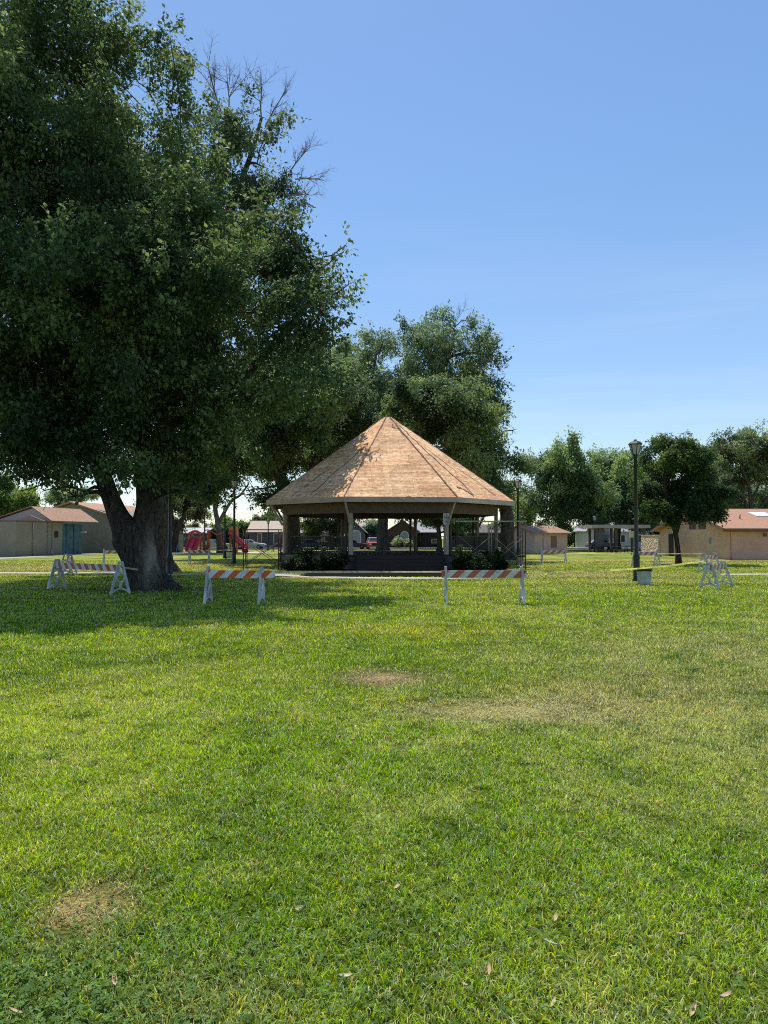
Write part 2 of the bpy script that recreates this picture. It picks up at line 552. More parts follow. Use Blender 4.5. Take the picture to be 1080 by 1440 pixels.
concrete = mat('path concrete', (.50, .45, .37), .85, .2, 3, .2, dirt=.2)
sandm = mat('play sand', (.62, .52, .36), .95, .15, 2, .3)
asphalt = mat('asphalt', (.055, .055, .058), .9, .25, 5, .3)
ribbon('path', [G(-140, 805), G(0, 806), G(80, 806.3), G(170, 806)], .75, .02, concrete)
ribbon('path', [G(372, 808), G(400, 809.5), G(440, 811.8), G(500, 813), G(560, 813.6), G(640, 813.6), G(735, 812)], .62, .02, concrete)
ribbon('path', [G(1010, 808.5), G(1080, 808), G(1180, 808), G(1300, 809)], .6, .02, concrete)
ribbon('path', [G(-60, 788), G(60, 782.5), G(120, 779.5), G(150, 778.5), G(230, 777)], 1.1, .02, concrete)
ribbon('sand', [G(235, 778.5), G(290, 776.8), G(330, 777.2), G(372, 777)], 4.5, .02, sandm)
ribbon('path', [G(800, 779.2), G(850, 778.8), G(900, 779.5)], 1.2, .02, concrete)
ribbon('road', [(-160, 109), (-60, 109), (0, 109.), (60, 109), (160, 109)], 4.0, .012, asphalt)
ribbon('sidewalk', [(-160, 114.2), (0, 114.2), (160, 114.2)], 1.0, .13, concrete)
# shaded brown paving around the bandstand steps, colour blackened to imitate shade
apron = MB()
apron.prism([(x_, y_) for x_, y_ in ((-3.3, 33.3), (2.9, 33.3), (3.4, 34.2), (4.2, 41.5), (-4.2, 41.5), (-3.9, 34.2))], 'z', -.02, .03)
struct(apron.build('paving', mat('shaded brown paving', (.010, .007, .0065), .95, .3, 4, .2, spec=.03)))


def path_mask(x, y):
    keep = np.ones(len(x), bool)
    for p, hw in PATHS:
        for k in range(0, len(p) - 1):
            a, b2 = p[k], p[k + 1]
            d = b2 - a; l2 = d @ d
            t = np.clip(((x - a[0]) * d[0] + (y - a[1]) * d[1]) / l2, 0, 1)
            q = np.hypot(x - a[0] - t * d[0], y - a[1] - t * d[1])
            keep &= q > hw[k]
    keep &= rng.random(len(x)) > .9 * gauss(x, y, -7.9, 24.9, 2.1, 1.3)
    keep &= ~((np.abs(x) < 3.7) & (y > 33.1) & (y < 42))
    return keep


# grass blades: size grows with distance so that cover stays even
def blades(n, d0, d1, dens_exp, seg):
    t = np.linspace(d0, d1, 2000)
    pdf = t ** dens_exp
    cdf = np.cumsum(pdf); cdf /= cdf[-1]
    D = np.interp(rng.random(n), cdf, t)
    X = (rng.random(n) * 2 - 1) * (.60 * D + .5)
    if d1 > 30:
        k = path_mask(X, D); X = X[k]; D = D[k]
    thin = np.clip(gauss(X, D, 0, 9.5, .5, .55) + .7 * gauss(X, D, 1.3, 7.7, 1.1, .55) + 1.2 * gauss(X, D, -1.4, 3.66, .15, .22), 0, 1)
    k = fbm(X * 7, D * 7, o=2) + rng.normal(0, .10, len(X)) - .34 * thin * fbm(X * 5, D * 5 + 3, o=2) * 1.6 > .28
    fade = np.clip((D - 5.6) / 3.4, 0, 1)
    k &= rng.random(len(X)) < ((1 - fade) if seg == 2 else fade)
    X = X[k]; D = D[k]
    n = len(X)
    wdt = .0056 * np.maximum(1, D / 5.0) * rng.uniform(.7, 1.3, n)
    hgt = rng.uniform(.022, .050, n) * (.75 + .6 * fbm(X * 1.3, D * 1.3, o=2)) * (1 + .3 * np.clip((D - 8) / 20, 0, 1))
    # worn places: short, flat
    worn = np.clip(gauss(X, D, 0, 9.5, .5, .55) + gauss(X, D, 1.3, 7.7, 1.1, .55) + 1.2 * gauss(X, D, -1.4, 3.66, .17, .22), 0, 1)
    hgt *= 1 - .5 * worn
    az = rng.random(n) * 2 * pi
    lean = np.abs(rng.normal(.0, .8, n)) + .25 + .4 * worn
    lean = np.clip(lean, 0, 1.45)
    face = rng.random(n) * 2 * pi
    wx = np.cos(face) * wdt / 2; wy = np.sin(face) * wdt / 2
    tipx = X + np.cos(az) * np.sin(lean) * hgt; tipy = D + np.sin(az) * np.sin(lean) * hgt; tipz = np.cos(lean) * hgt + .004
    c = lawn_colour(X, D)
    dry = rng.random(n) < (.11 + .13 * fbm(X * .8, D * .8 + 7, o=2) + .5 * worn)
    c = np.where(dry[:, None], np.array((.74, .70, .40)) * rng.uniform(.55, 1.1, n)[:, None], c * np.exp(rng.normal(0.02, .42, n))[:, None])
    hue = rng.normal(0, .10, n)[:, None]
    c = np.clip(c * (1 + hue * np.array((1.2, .1, -1))), .005, .8)
    zero = np.zeros(n)
    if seg == 2:
        mx_ = X + np.cos(az) * np.sin(lean * .55) * hgt * .55; my_ = D + np.sin(az) * np.sin(lean * .55) * hgt * .55; mz_ = np.cos(lean * .55) * hgt * .55
        V = np.stack([np.stack([X - wx, D - wy, zero], -1), np.stack([X + wx, D + wy, zero], -1),
                      np.stack([mx_ - wx * .85, my_ - wy * .85, mz_], -1), np.stack([mx_ + wx * .85, my_ + wy * .85, mz_], -1),
                      np.stack([tipx - wx * .12, tipy - wy * .12, tipz], -1), np.stack([tipx + wx * .12, tipy + wy * .12, tipz], -1)], 1)
        o = np.arange(n)[:, None] * 6
        Q = np.concatenate([o + np.array([0, 1, 3, 2]), o + np.array([2, 3, 5, 4])])
        cc = np.repeat(c[:, None, :], 6, 1) * np.array([.42, .42, .95, .95, 1.25, 1.25])[None, :, None]  # dim roots and bright tips paint shading into each blade
    else:
        V = np.stack([np.stack([X - wx, D - wy, zero], -1), np.stack([X + wx, D + wy, zero], -1),
                      np.stack([tipx + wx * .3, tipy + wy * .3, tipz], -1), np.stack([tipx - wx * .3, tipy - wy * .3, tipz], -1)], 1)
        o = np.arange(n)[:, None] * 4
        Q = o + np.array([0, 1, 2, 3])
        cc = np.repeat(c[:, None, :], 4, 1) * np.array([.45, .45, 1.2, 1.2])[None, :, None]  # shading painted along the far blades as well
    return V.reshape(-1, 3), Q, cc.reshape(-1, 3)


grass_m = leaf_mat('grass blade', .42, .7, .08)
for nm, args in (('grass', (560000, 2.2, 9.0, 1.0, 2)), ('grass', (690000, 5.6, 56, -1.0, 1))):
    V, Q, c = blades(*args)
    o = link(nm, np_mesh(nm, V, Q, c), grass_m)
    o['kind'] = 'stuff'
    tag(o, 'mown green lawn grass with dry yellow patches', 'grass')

# broad-leaved clover and weeds in the turf close by
def weeds():
    cs = []
    for cx, cyy, sx, sy, n in ((-1.5, 2.85, .55, .33, 2600), (-.9, 2.65, .5, .2, 900), (-.6, 3.3, .35, .25, 420), (.1, 3.5, .6, .35, 480), (.45, 4.4, .8, .5, 420), (-.35, 4.5, .5, .3, 380),
                               (1.5, 2.9, .5, .3, 300), (.9, 3.6, .5, .4, 260), (2.4, 4.8, .5, .3, 300), (-1.2, 3.3, .4, .3, 350), (0, 4.5, 2.2, 1.4, 1300), (0, 2.9, 1.4, .3, 600)):
        cs.append(np.c_[rng.normal(cx, sx, n), rng.normal(cyy, sy, n)])
    p = np.vstack(cs)
    p = p[(p[:, 1] > 2.3)]
    n = len(p)
    z = rng.uniform(.012, .045, n)
    s = rng.uniform(.007, .015, n) * (1 + .5 * (rng.random(n) < .12))
    V = []; C = []
    base = np.array((.135, .225, .055)) * rng.uniform(.6, 1.35, n)[:, None]
    a0 = rng.random(n) * 2 * pi
    tilt = rng.normal(0, .35, (n, 2))
    for k in range(3):
        a = a0 + k * 2.09
        dx, dy = np.cos(a), np.sin(a); px_, py_ = -dy, dx
        q = []
        for t, w_ in ((0.05, 0), (.6, .52), (1.05, 0), (.6, -.52)):
            qx = (dx * t + px_ * w_) * s; qy = (dy * t + py_ * w_) * s
            q.append(np.stack([p[:, 0] + qx, p[:, 1] + qy, z + qx * tilt[:, 0] + qy * tilt[:, 1] + (.12 * s if w_ else 0)], -1))
        V.append(np.stack(q, 1)); C.append(np.repeat(base[:, None], 4, 1))
    V = np.concatenate(V).reshape(-1, 3); C = np.concatenate(C).reshape(-1, 3)
    Q = np.arange(len(V)).reshape(-1, 4)
    o = link('clover', np_mesh('clover', V, Q, C), leaf_mat('clover leaf', .30, .65, .1))
    o['kind'] = 'stuff'
    tag(o, 'dark green clover and broad leaved weeds growing low in the lawn', 'clover')


weeds()


def tuft(x, y, n, ln, label, c):
    """one rosette of long leaves"""
    V = []; Q = []
    for k in range(n):
        a = random.random() * 2 * pi; l = ln * random.uniform(.5, 1.1); el = random.uniform(.15, .6)
        d = np.array((cos(a), sin(a))); pr = np.array((-sin(a), cos(a))) * .0045
        o = len(V)
        for t, wv in ((0, .6), (.4, 1), (.8, .7), (1, .1)):
            h = sin(el) * l * t - .6 * l * t * t * sin(el)
            for sg in (-1, 1):
                q = np.array((x, y)) + d * l * t * cos(el) + pr * wv * sg
                V.append((q[0], q[1], max(.012, h + .02)))
        for r_ in range(3):
            Q.append((o + 2 * r_, o + 2 * r_ + 1, o + 2 * r_ + 3, o + 2 * r_ + 2))
    V = np.array(V)
    cc = np.array(c) * rng.uniform(.7, 1.2, len(V))[:, None]
    off = np.array((x, y, 0))
    o = link('weed', np_mesh('weed', V - off, np.array(Q), cc), grass_m)
    o.location = (x, y, 0)
    tag(o, label, 'weed')


g = G(972, 944); tuft(g[0], g[1], 70, .26, 'low spreading rosette weed in the dull lawn far below the trash can', (.17, .24, .06))
g = G(70, 1068); tuft(g[0], g[1], 40, .17, 'loose tuft of long grass in the bright green lawn at left', (.13, .24, .03))
g = G(895, 1136); tuft(g[0], g[1], 20, .08, 'small pale weed tuft in the lawn towards the right edge', (.2, .24, .1))

# fallen dry leaves
leafpts = [(208, 1232), (425, 1284), (418, 1290), (180, 1378), (165, 1388), (958, 1322), (972, 1430), (1022, 1412), (785, 1300), (770, 1336), (560, 1256),
           (668, 1120), (820, 1178), (782, 1422), (20, 1436), (690, 1372), (270, 1385), (1062, 1088), (618, 1088), (340, 1132), (498, 1045), (66, 1138), (652, 1395), (485, 1385), (905, 1310)]
lm = [mat('dry leaf tan', (.50, .36, .20), .8, .2, 60, 0), mat('dry leaf orange', (.62, .25, .08), .8, .2, 60, 0), mat('dry leaf pale', (.55, .50, .36), .8, .2, 60, 0)]
for k, (px, py) in enumerate(leafpts):
    g = G(px, py)
    s = random.uniform(.013, .027) * (.8 + .05 * g[1])
    mb = MB()
    el = random.uniform(1.0, 2.2)
    rows = []
    for t in np.linspace(-1, 1, 6):
        wv = (1 - t * t) ** .6 * .42 + .02
        rows.append([(t * s * el, sgn * wv * s, .03 + .35 * s * abs(sgn) + .2 * s * t * t) for sgn in (-1, 0, 1)])
    vs = [q for r_ in rows for q in r_]
    fs = [(i * 3 + j, i * 3 + j + 1, i * 3 + j + 4, i * 3 + j + 3) for i in range(5) for j in range(2)]
    mb.add(vs, fs, 0, True)
    kind = 1 if k == 0 else random.choice((0, 0, 2))
    o = mb.build('fallen_leaf', lm[kind])
    o.location = g; o.rotation_euler = (random.uniform(-.3, .3), random.uniform(-.3, .3), random.random() * 6.28)
    if kind == 1:
        tag(o, 'bright orange dead leaf lying alone in the grass at lower left', 'leaf')
    else:
        tag(o, ('curled tan dead leaf lying in the foreground grass' if kind == 0 else 'pale bleached dead leaf lying in the foreground grass'), 'leaf', 'dead leaves scattered in the foreground grass' if kind == 0 else 'pale dead leaves in the foreground grass')

# ------------------------------------------------------------------ trees
def rand_dir(n):
    v = rng.normal(size=(n, 3))
    return v / np.linalg.norm(v, axis=1)[:, None]


def leaves_np(lobes, n_spray, per, ls, pal, gap=.36, gscale=.45, droop=.25, twig=.5):
    """many small folded leaves on short twigs, spread through the lobes. pal: (dark, mid, light)"""
    C = np.array([l[0] for l in lobes]); R = np.array([l[1] for l in lobes])
    wgt = R ** 2.1; wgt /= wgt.sum()
    rc0 = 1.25 * twig
    ncl = int(np.clip(2.6 * (R ** 2).sum() / rc0 ** 2, 24, n_spray / 5))
    kc = rng.choice(len(R), ncl, p=wgt)
    d = rand_dir(ncl)
    d[:, 2] = np.where(d[:, 2] < -.35, d[:, 2] * .6, d[:, 2])
    rad = R[kc] * (.30 + .72 * rng.random(ncl) ** .5) * (.80 + .45 * vnoise(d[:, 0] * 2.2 + kc * 7.1, d[:, 1] * 2.2, d[:, 2] * 2.2))
    cc = C[kc] + d * rad[:, None] * np.array((1, 1, .92))
    gn = fbm(cc[:, 0] * gscale, cc[:, 1] * gscale, cc[:, 2] * gscale, o=2)
    ok = gn > gap + rng.normal(0, .03, ncl)
    cc = cc[ok]; d = d[ok]; ncl = len(cc)
    rc = np.minimum(rc0 * rng.uniform(.6, 1.45, ncl), .75 * R[kc[ok]])
    cd = d + np.array((0, 0, .25)); cd /= np.linalg.norm(cd, axis=1)[:, None]
    ctone = rng.normal(0, .12, ncl) + rng.normal(0, .16, len(R))[kc[ok]]
    w2 = rc ** 2; w2 /= w2.sum()
    k = rng.choice(ncl, n_spray, p=w2)
    e = rand_dir(n_spray) * (rng.random(n_spray) ** .45)[:, None]
    e[:, 2] = e[:, 2] * .62 - .28 * (e[:, 0] ** 2 + e[:, 1] ** 2)      # drooping caps
    p = cc[k] + e * rc[k][:, None]
    d = cd[k] * .5 + e * .8
    sh = (rng.random(ncl) < .16)[k]                                     # young shoots sticking out of the outline
    so_ = cd * .75 + rng.normal(0, .35, (ncl, 3)) + np.array((0, 0, .35))
    p = np.where(sh[:, None], cc[k] + so_[k] * (rc[k] * rng.uniform(.3, 2.1, n_spray))[:, None] + e * (.22 * rc[k])[:, None], p)
    n = n_spray
    ax = d * .7 + rng.normal(0, .45, (n, 3)) + np.array((0, 0, .15 - droop * .6))
    ax /= np.linalg.norm(ax, axis=1)[:, None]
    tl = twig * rng.uniform(.5, 1.3, n)
    tone = np.clip(.5 + .8 * (fbm(p[:, 0] * .35 + 3, p[:, 1] * .35, p[:, 2] * .35, o=2) - .5) + ctone[k] + .22 * e[:, 2] + .34 * ((p[:, 2] - p[:, 2].min()) / (np.ptp(p[:, 2]) + .01) - .45) + rng.normal(0, .10, n), 0, 1)  # leaves lighten towards clump and crown tops: light from above painted in
    # leaves along each twig
    t = rng.random((n, per))
    P0 = p[:, None, :] + ax[:, None, :] * (t * tl[:, None])[..., None] + rng.normal(0, 1, (n, per, 3)) * (ls * .55)
    ld = ax[:, None, :] * .5 + rng.normal(0, .7, (n, per, 3)) + np.array((0, 0, -droop))
    ld /= np.linalg.norm(ld, axis=2)[..., None]
    up = np.array((0, 0, 1.)) + rng.normal(0, .42, (n, per, 3))
    sd = np.cross(ld, up); sd /= np.linalg.norm(sd, axis=2)[..., None] + 1e-6
    nr = np.cross(sd, ld)
    s = ls * rng.uniform(.45, 1.45, (n, per))[..., None]
    a = P0; b_ = P0 + ld * s * .5 + sd * s * .30 + nr * s * .07; c_ = P0 + ld * s - nr * s * .10; e_ = P0 + ld * s * .5 - sd * s * .30 + nr * s * .07
    V = np.stack([a, b_, c_, e_], 2).reshape(-1, 3)
    Q = np.arange(len(V)).reshape(-1, 4)
    dk, md, lt = [np.array(q) for q in pal]
    tt = np.clip(tone[:, None] + rng.normal(0, .14, (n, per)), 0, 1)[..., None]
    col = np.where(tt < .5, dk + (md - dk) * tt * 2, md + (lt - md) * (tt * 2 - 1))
    col = np.repeat(col.reshape(-1, 1, 3), 4, 1).reshape(-1, 3)
    return V, Q, col


def make_tree(name, label, base, limbs, lobes, n_spray, per, ls, pal, bark, group=None, gap=.36, gscale=.45, twig=.5, droop=.25,
              dead=None, nside=10, branch_r=.09, pale=None, cat='tree', trunkname='trunk', seed=0):
    """limbs: list of polylines of (x,y,z,r) in world space. lobes: (centre, radius). dead: bare twig systems"""
    global rng
    root = thing(name, label, cat, base, 0, group)
    base = np.array(base, float)
    rng = np.random.default_rng(int(abs(base[0]) * 100) + int(base[1] * 10) + seed)
    Vs = []; Qs = []; cs = []; off = 0
    skel = []

    def put(V, Q, c=0.0):
        nonlocal off
        Vs.append(V); Qs.append(Q + off); off += len(V)
        cs.append(np.full(len(V), c) if np.isscalar(c) else c)
    for li, lb in enumerate(limbs):
        p = smooth_path(lb, 7)
        big = p[0][3] > .25

        def wob(i, a, q, ph=li * 3.1, r0=p[:, 3]):
            f = 1 + .16 * (vnoise(np.cos(a) * 2.4 + ph, np.sin(a) * 2.4, np.full(len(a), q[2] * .55)) - .5) * 2
            f = f + .09 * (vnoise(a * 4.5 + ph, np.full(len(a), q[2] * .7)) - .5) * 2
            f = f + .22 * max(0, 1 - q[2] / .9) * (.5 + np.sin(a * 5 + ph)) * (q[2] < .9)
            return f
        n_ = 30 if p[0][3] > .5 else (18 if big else nside)
        V, Q = tube_np(p[:, :3], p[:, 3], n_, wob if big else None)
        c = pale(V) if pale is not None else 0.0
        put(V, Q, c)
        for q in p: skel.append((q[:3], q[3]))
    rl = np.random.default_rng(len(lobes) + int(abs(base[0]) * 7))
    extra = []
    for c, r in lobes:
        for z in range(3 if cat == 'tree' else 1):
            dv = rl.normal(size=3); dv /= np.linalg.norm(dv); dv[2] = abs(dv[2]) * .9 - .15
            extra.append((c + dv * r * rl.uniform(.75, 1.12), r * rl.uniform(.22, .42)))
    all_lobes = list(lobes) + extra
    # limbs to every lobe
    order = sorted(range(len(lobes)), key=lambda k: min(np.linalg.norm(lobes[k][0] - s_[0]) for s_ in skel))
    for k in order:
        c, r = lobes[k]
        best = min(skel, key=lambda s_: np.linalg.norm(c - s_[0]) + (4.0 if s_[0][2] > c[2] + .3 * r else 0) + (2.5 if s_[1] < .03 else 0))
        a = best[0]; d = c - a; ln = np.linalg.norm(d)
        if ln < .2: continue
        r0 = min(best[1] * .75, branch_r * (1 + .12 * ln))
        nseg = 5
        t = np.linspace(0, 1, nseg + 1)[:, None]
        pts = a + d * t + np.array((0, 0, 1)) * (np.sin(t * pi) * ln * .08) + rng.normal(0, .035 * ln, (nseg + 1, 3)) * np.sin(t * pi)
        rad = np.linspace(r0, max(.018, r0 * .35), nseg + 1)
        V, Q = tube_np(pts, rad, 7); put(V, Q)
        for q, rr in zip(pts[1:], rad[1:]): skel.append((q, rr))
        for z in range(4):
            e = c + rand_dir(1)[0] * r * .75
            mid = (c + e) / 2 + rng.normal(0, .08 * r, 3)
            V, Q = tube_np([pts[-1], mid, e], [rad[-1] * .8, rad[-1] * .5, rad[-1] * .22], 5); put(V, Q)
    V = np.vstack(Vs) - base
    tr = link(trunkname, np_mesh(trunkname, V, np.vstack(Qs), np.repeat(np.concatenate(cs)[:, None], 3, 1), smooth=True), bark, root)
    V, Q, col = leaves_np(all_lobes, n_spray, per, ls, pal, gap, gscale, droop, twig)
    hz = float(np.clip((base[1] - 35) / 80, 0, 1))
    col = col * (1 + .55 * hz) + .014 * hz * np.array((.8, 1.0, 1.25))  # far foliage lightened and blued: haze painted into the leaf colour
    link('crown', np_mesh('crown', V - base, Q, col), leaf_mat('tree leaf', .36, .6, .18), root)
    if dead:
        mbV = []; mbQ = []; o2 = 0
        for (a, e, spread, r0) in dead:
            stack = [(np.array(a, float), np.array(e, float) - np.array(a, float), r0, 0)]
            while stack:
                q, d, r_, lv = stack.pop()
                nseg = 4
                pts = [q]
                dd = d / nseg
                for s_ in range(nseg):
                    dd = dd + rng.normal(0, .10, 3) * np.linalg.norm(dd)
                    pts.append(pts[-1] + dd)
                rad = np.linspace(r_, r_ * .45, nseg + 1) * .55
                V, Q = tube_np(pts, rad, 5)
                mbV.append(V); mbQ.append(Q + o2); o2 += len(V)
                if lv < 3:
                    ln = np.linalg.norm(d)
                    for s_ in range(1, nseg + 1):
                        for z in range(2 if lv < 2 else 1):
                            nd = d / ln + rng.normal(0, .62, 3) + np.array((.0, 0, .15))
                            nd /= np.linalg.norm(nd)
                            stack.append((pts[s_], nd * ln * rng.uniform(.32, .6), rad[s_] / .55 * .66, lv + 1))
        link('dead_branch', np_mesh('dead_branch', np.vstack(mbV) - base, np.vstack(mbQ)), mat('dead twig', (.20, .165, .13), .9, .2, 10, 0), root)
    return root


def pl(lst, D, zj=0.0, seed=0):
    """lobes from (px, py, r_px[, depth offset]) read off the photo at distance D"""
    rr = np.random.default_rng(seed)
    out = []
    for l in lst:
        dd = l[3] if len(l) > 3 else rr.uniform(-zj, zj)
        out.append((P(l[0], l[1], D + dd), l[2] * PX(D)))
    return out


def limb(lst, D, base_flare=False):
    return [np.r_[P(a[0], a[1], D + (a[3] if len(a) > 3 else 0)), a[2] * PX(D)] for a in lst]


PAL_ELM = ((.036, .062, .034), (.100, .156, .060), (.250, .315, .120))
PAL_DARK = ((.034, .060, .040), (.094, .140, .072), (.225, .285, .135))
PAL_OLIVE = ((.026, .040, .016), (.066, .088, .026), (.150, .170, .050))
PAL_BRIGHT = ((.030, .060, .016), (.085, .140, .030), (.17, .23, .05))
PAL_PALE = ((.05, .08, .04), (.15, .20, .085), (.36, .41, .22))

bark_grey = bark_mat('bark grey', (.105, .088, .072))
bark_hero = bark_mat('bark split', (.085, .071, .058), True)
bark_warm = bark_mat('bark warm', (.135, .100, .074))

# the big mulberry-like tree in front, left
D1 = 25.6
T1 = [(60, 85, 92), (160, 110, 85), (-40, 160, 120), (238, 150, 62), (60, 220, 115), (200, 230, 100), (285, 262, 80), (-60, 330, 130), (100, 370, 125), (240, 360, 105), (335, 345, 85),
      (420, 395, 56), (392, 452, 68), (300, 470, 105), (180, 490, 115), (40, 500, 120), (-80, 520, 120), (120, 590, 95), (20, 590, 80), (230, 590, 95), (320, 580, 75), (385, 540, 62),
      (150, 45, 55), (215, 85, 42), (55, 635, 48), (100, 652, 34), (18, 635, 40), (40, 668, 26), (80, 684, 20), (118, 672, 24), (140, 640, 40), (10, 650, 22), (62, 690, 14), (280, 660, 34), (122, 690, 18, -1), (150, 668, 22, -3), (105, 698, 11, -1), (190, 664, 22, -1.8), (228, 676, 20, -1.6), (258, 690, 17, -1), (165, 655, 30, -3), (210, 650, 30, -3), (300, 690, 16, 0), (30, 690, 10, 0), (265, 640, 48), (452, 374, 24), (466, 430, 26), (466, 390, 24), (482, 355, 10), (490, 400, 10), (486, 345, 6), (185, 640, 50), (330, 630, 42), (40, 30, 60), (90, 10, 50), (240, 60, 22), (405, 366, 38), (350, 310, 38), (428, 470, 34), (398, 505, 40), (448, 455, 24), (350, 560, 45, -1)]
lob = pl(T1, D1, 2.4, 1) + pl([(80, 250, 110, -2.6), (180, 400, 110, -3), (290, 440, 85, -2.6), (60, 450, 110, -3), (20, 300, 120, 4.5), (200, 350, 120, 5), (320, 420, 100, 4.5), (100, 500, 120, 5), (-150, 420, 130, 0), (-160, 250, 110, 1), (230, 560, 75, -2.6), (110, 570, 75, -2.6)], D1)
limbs1 = [limb([(209, 838, 33), (205, 822, 27), (199, 800, 22.5), (190, 775, 21.5), (182, 752, 24), (170, 733, 15.5), (159, 708, 12), (149, 682, 11.5), (136, 645, 11), (118, 590, 11), (105, 520, 9), (90, 430, 7), (75, 320, 5)], D1),
          limb([(205, 812, 22, .1), (203, 785, 20, .1), (203, 758, 18, .1), (205, 730, 16, .15), (207, 705, 14, .3), (203, 660, 12, .6), (200, 590, 11, 1), (215, 500, 9, 1), (240, 400, 7, 1), (230, 250, 4, 1)], D1),
          limb([(136, 645, 7, .2), (100, 600, 6, 1), (50, 560, 5, 2), (0, 540, 4, 2.5)], D1),
          limb([(205, 690, 9, .4), (250, 640, 8, .2), (310, 570, 7, 0), (380, 490, 5, 0), (440, 420, 3.5, 0)], D1)]


def pale1(V):
    c = P(212, 775, D1 - .8)
    t = gauss(V[:, 0], V[:, 2], c[0] - .05 - .10 * (1.3 - V[:, 2]), c[2] - .05, .26, 1.0) * (V[:, 1] < D1 - .1)
    return np.clip(t * 1.5 * (.35 + vnoise(V[:, 0] * 6, V[:, 2] * 1.2)), 0, 1)


make_tree('broadleaf_tree', 'huge leaning tree with split trunk standing nearest, beside the striped barricade', (G(205, 830)[0], D1, 0), limbs1, lob, 33000, 12, .15, PAL_ELM, bark_hero,
          gap=.405, gscale=.42, twig=.55, droop=.35, pale=pale1, seed=3)

# tall tree behind it with bare dead tops
D2 = 38.0
T2 = [(330, 245, 44), (350, 195, 26), (340, 160, 14), (372, 190, 16), (400, 262, 28), (385, 292, 36), (310, 330, 50), (345, 330, 45), (260, 280, 60), (220, 220, 60), (300, 205, 30), (308, 165, 17), (200, 330, 90), (290, 420, 70), (220, 450, 90),
      (150, 350, 80), (250, 560, 80), (180, 560, 80), (300, 520, 60), (375, 330, 34), (418, 245, 12), (365, 232, 22)]
limbs2 = [limb([(222, 812, 30), (222, 800, 22), (221, 780, 17), (221, 740, 15.5), (224, 700, 15), (230, 640, 14), (240, 560, 12), (255, 470, 10), (275, 380, 8), (300, 290, 6), (320, 220, 4), (322, 170, 3)], D2),
          limb([(255, 470, 7), (310, 400, 6), (350, 330, 5), (382, 275, 2.5), (392, 250, 1)], D2),
          limb([(275, 390, 6), (320, 300, 5), (352, 220, 3.5), (368, 165, 2)], D2)]
dead2 = [(P(312, 160, D2), P(296, 92, D2 - .4), 1, .09), (P(322, 150, D2), P(322, 100, D2 + .3), 1, .07), (P(368, 170, D2), P(362, 118, D2), 1, .08), (P(374, 175, D2), P(392, 125, D2), 1, .08),
         (P(410, 238, D2), P(436, 208, D2), 1, .07), (P(415, 252, D2), P(448, 248, D2), 1, .07), (P(405, 275, D2), P(440, 268, D2), 1, .06), (P(395, 300, D2), P(425, 296, D2), 1, .06),
         (P(375, 320, D2 - 2), P(352, 300, D2 - 2.5), 1, .07)]
make_tree('broadleaf_tree', 'tall dark tree with bare dead twigs at its top, straight trunk behind the leaning one', (G(222, 804)[0], D2, 0), limbs2, pl(T2, D2, 2.5, 2), 11000, 12, .16, PAL_DARK, bark_warm,
          gap=.37, gscale=.4, twig=.6, dead=dead2)

# trees behind the bandstand
D3 = 60.0
T3 = [(430, 560, 62), (470, 590, 48), (400, 620, 58), (340, 640, 56), (300, 600, 60), (380, 662, 38), (440, 520, 50), (482, 560, 34), (350, 690, 20), (310, 660, 34), (410, 690, 34), (450, 660, 40), (495, 600, 30), (365, 560, 60), (335, 672, 26), (470, 525, 28), (430, 580, 28, -14), (450, 574, 18, -14.5), (468, 556, 17, -13.5), (436, 596, 20, -15), (494, 541, 15, -13), (482, 548, 16, -13), (455, 548, 22, -13), (415, 560, 34, -13), (410, 590, 40, -13), (392, 618, 36, -13), (300, 690, 22), (330, 700, 16), (280, 640, 36), (372, 700, 16)]
make_tree('broadleaf_tree', 'dark spreading tree with a thick trunk beside the left end of the bandstand', (G(413, 786)[0], D3, 0),
          [limb([(414, 792, 17), (413, 784, 13), (412, 760, 10.5), (411, 735, 10), (408, 715, 10), (400, 690, 9), (390, 650, 7), (380, 600, 5), (390, 540, 3)], D3), limb([(408, 712, 8), (430, 680, 6), (450, 620, 5), (460, 560, 3)], D3)],
          pl(T3, D3, 4, 3), 19000, 11, .22, PAL_ELM, bark_grey, gap=.37, gscale=.3, twig=.8)
D4 = 92.0
T4 = [(525, 500, 36), (508, 530, 34), (530, 560, 36), (622, 470, 32), (652, 492, 36), (602, 500, 30), (642, 530, 38), (690, 498, 15), (588, 470, 22), (627, 447, 16), (672, 470, 20), (570, 560, 40), (600, 560, 40), (520, 690, 36), (560, 690, 40), (600, 690, 40), (640, 690, 40), (550, 620, 50), (500, 640, 40),
      (540, 715, 26), (505, 715, 18), (580, 715, 22), (680, 560, 24), (655, 450, 14), (540, 478, 18), (692, 575, 18), (690, 545, 18), (668, 528, 24), (600, 535, 34), (560, 592, 38), (662, 562, 30), (632, 560, 34), (580, 510, 22)]
make_tree('broadleaf_tree', 'tallest tree behind the bandstand roof, broken ragged top and massive dark trunk', (G(538, 775)[0], D4, 0),
          [limb([(538, 778, 12), (538, 774, 9), (538, 755, 7.3), (538, 735, 7), (540, 700, 7), (545, 650, 6), (535, 580, 5), (525, 520, 3)], D4), limb([(543, 670, 5), (580, 600, 4.5), (620, 530, 3.5), (640, 470, 2)], D4)],
          pl(T4, D4, 4, 4), 13000, 11, .30, PAL_DARK, bark_grey, gap=.36, gscale=.2, twig=1.0,
          dead=[(P(698, 505, D4), P(706, 530, D4), 1, .06), (P(690, 512, D4), P(697, 540, D4), 1, .06), (P(640, 455, D4), P(652, 432, D4), 1, .06), (P(640, 500, D4 - 5), P(622, 470, D4 - 5), 1, .08)], branch_r=.16)
D5 = 57.0
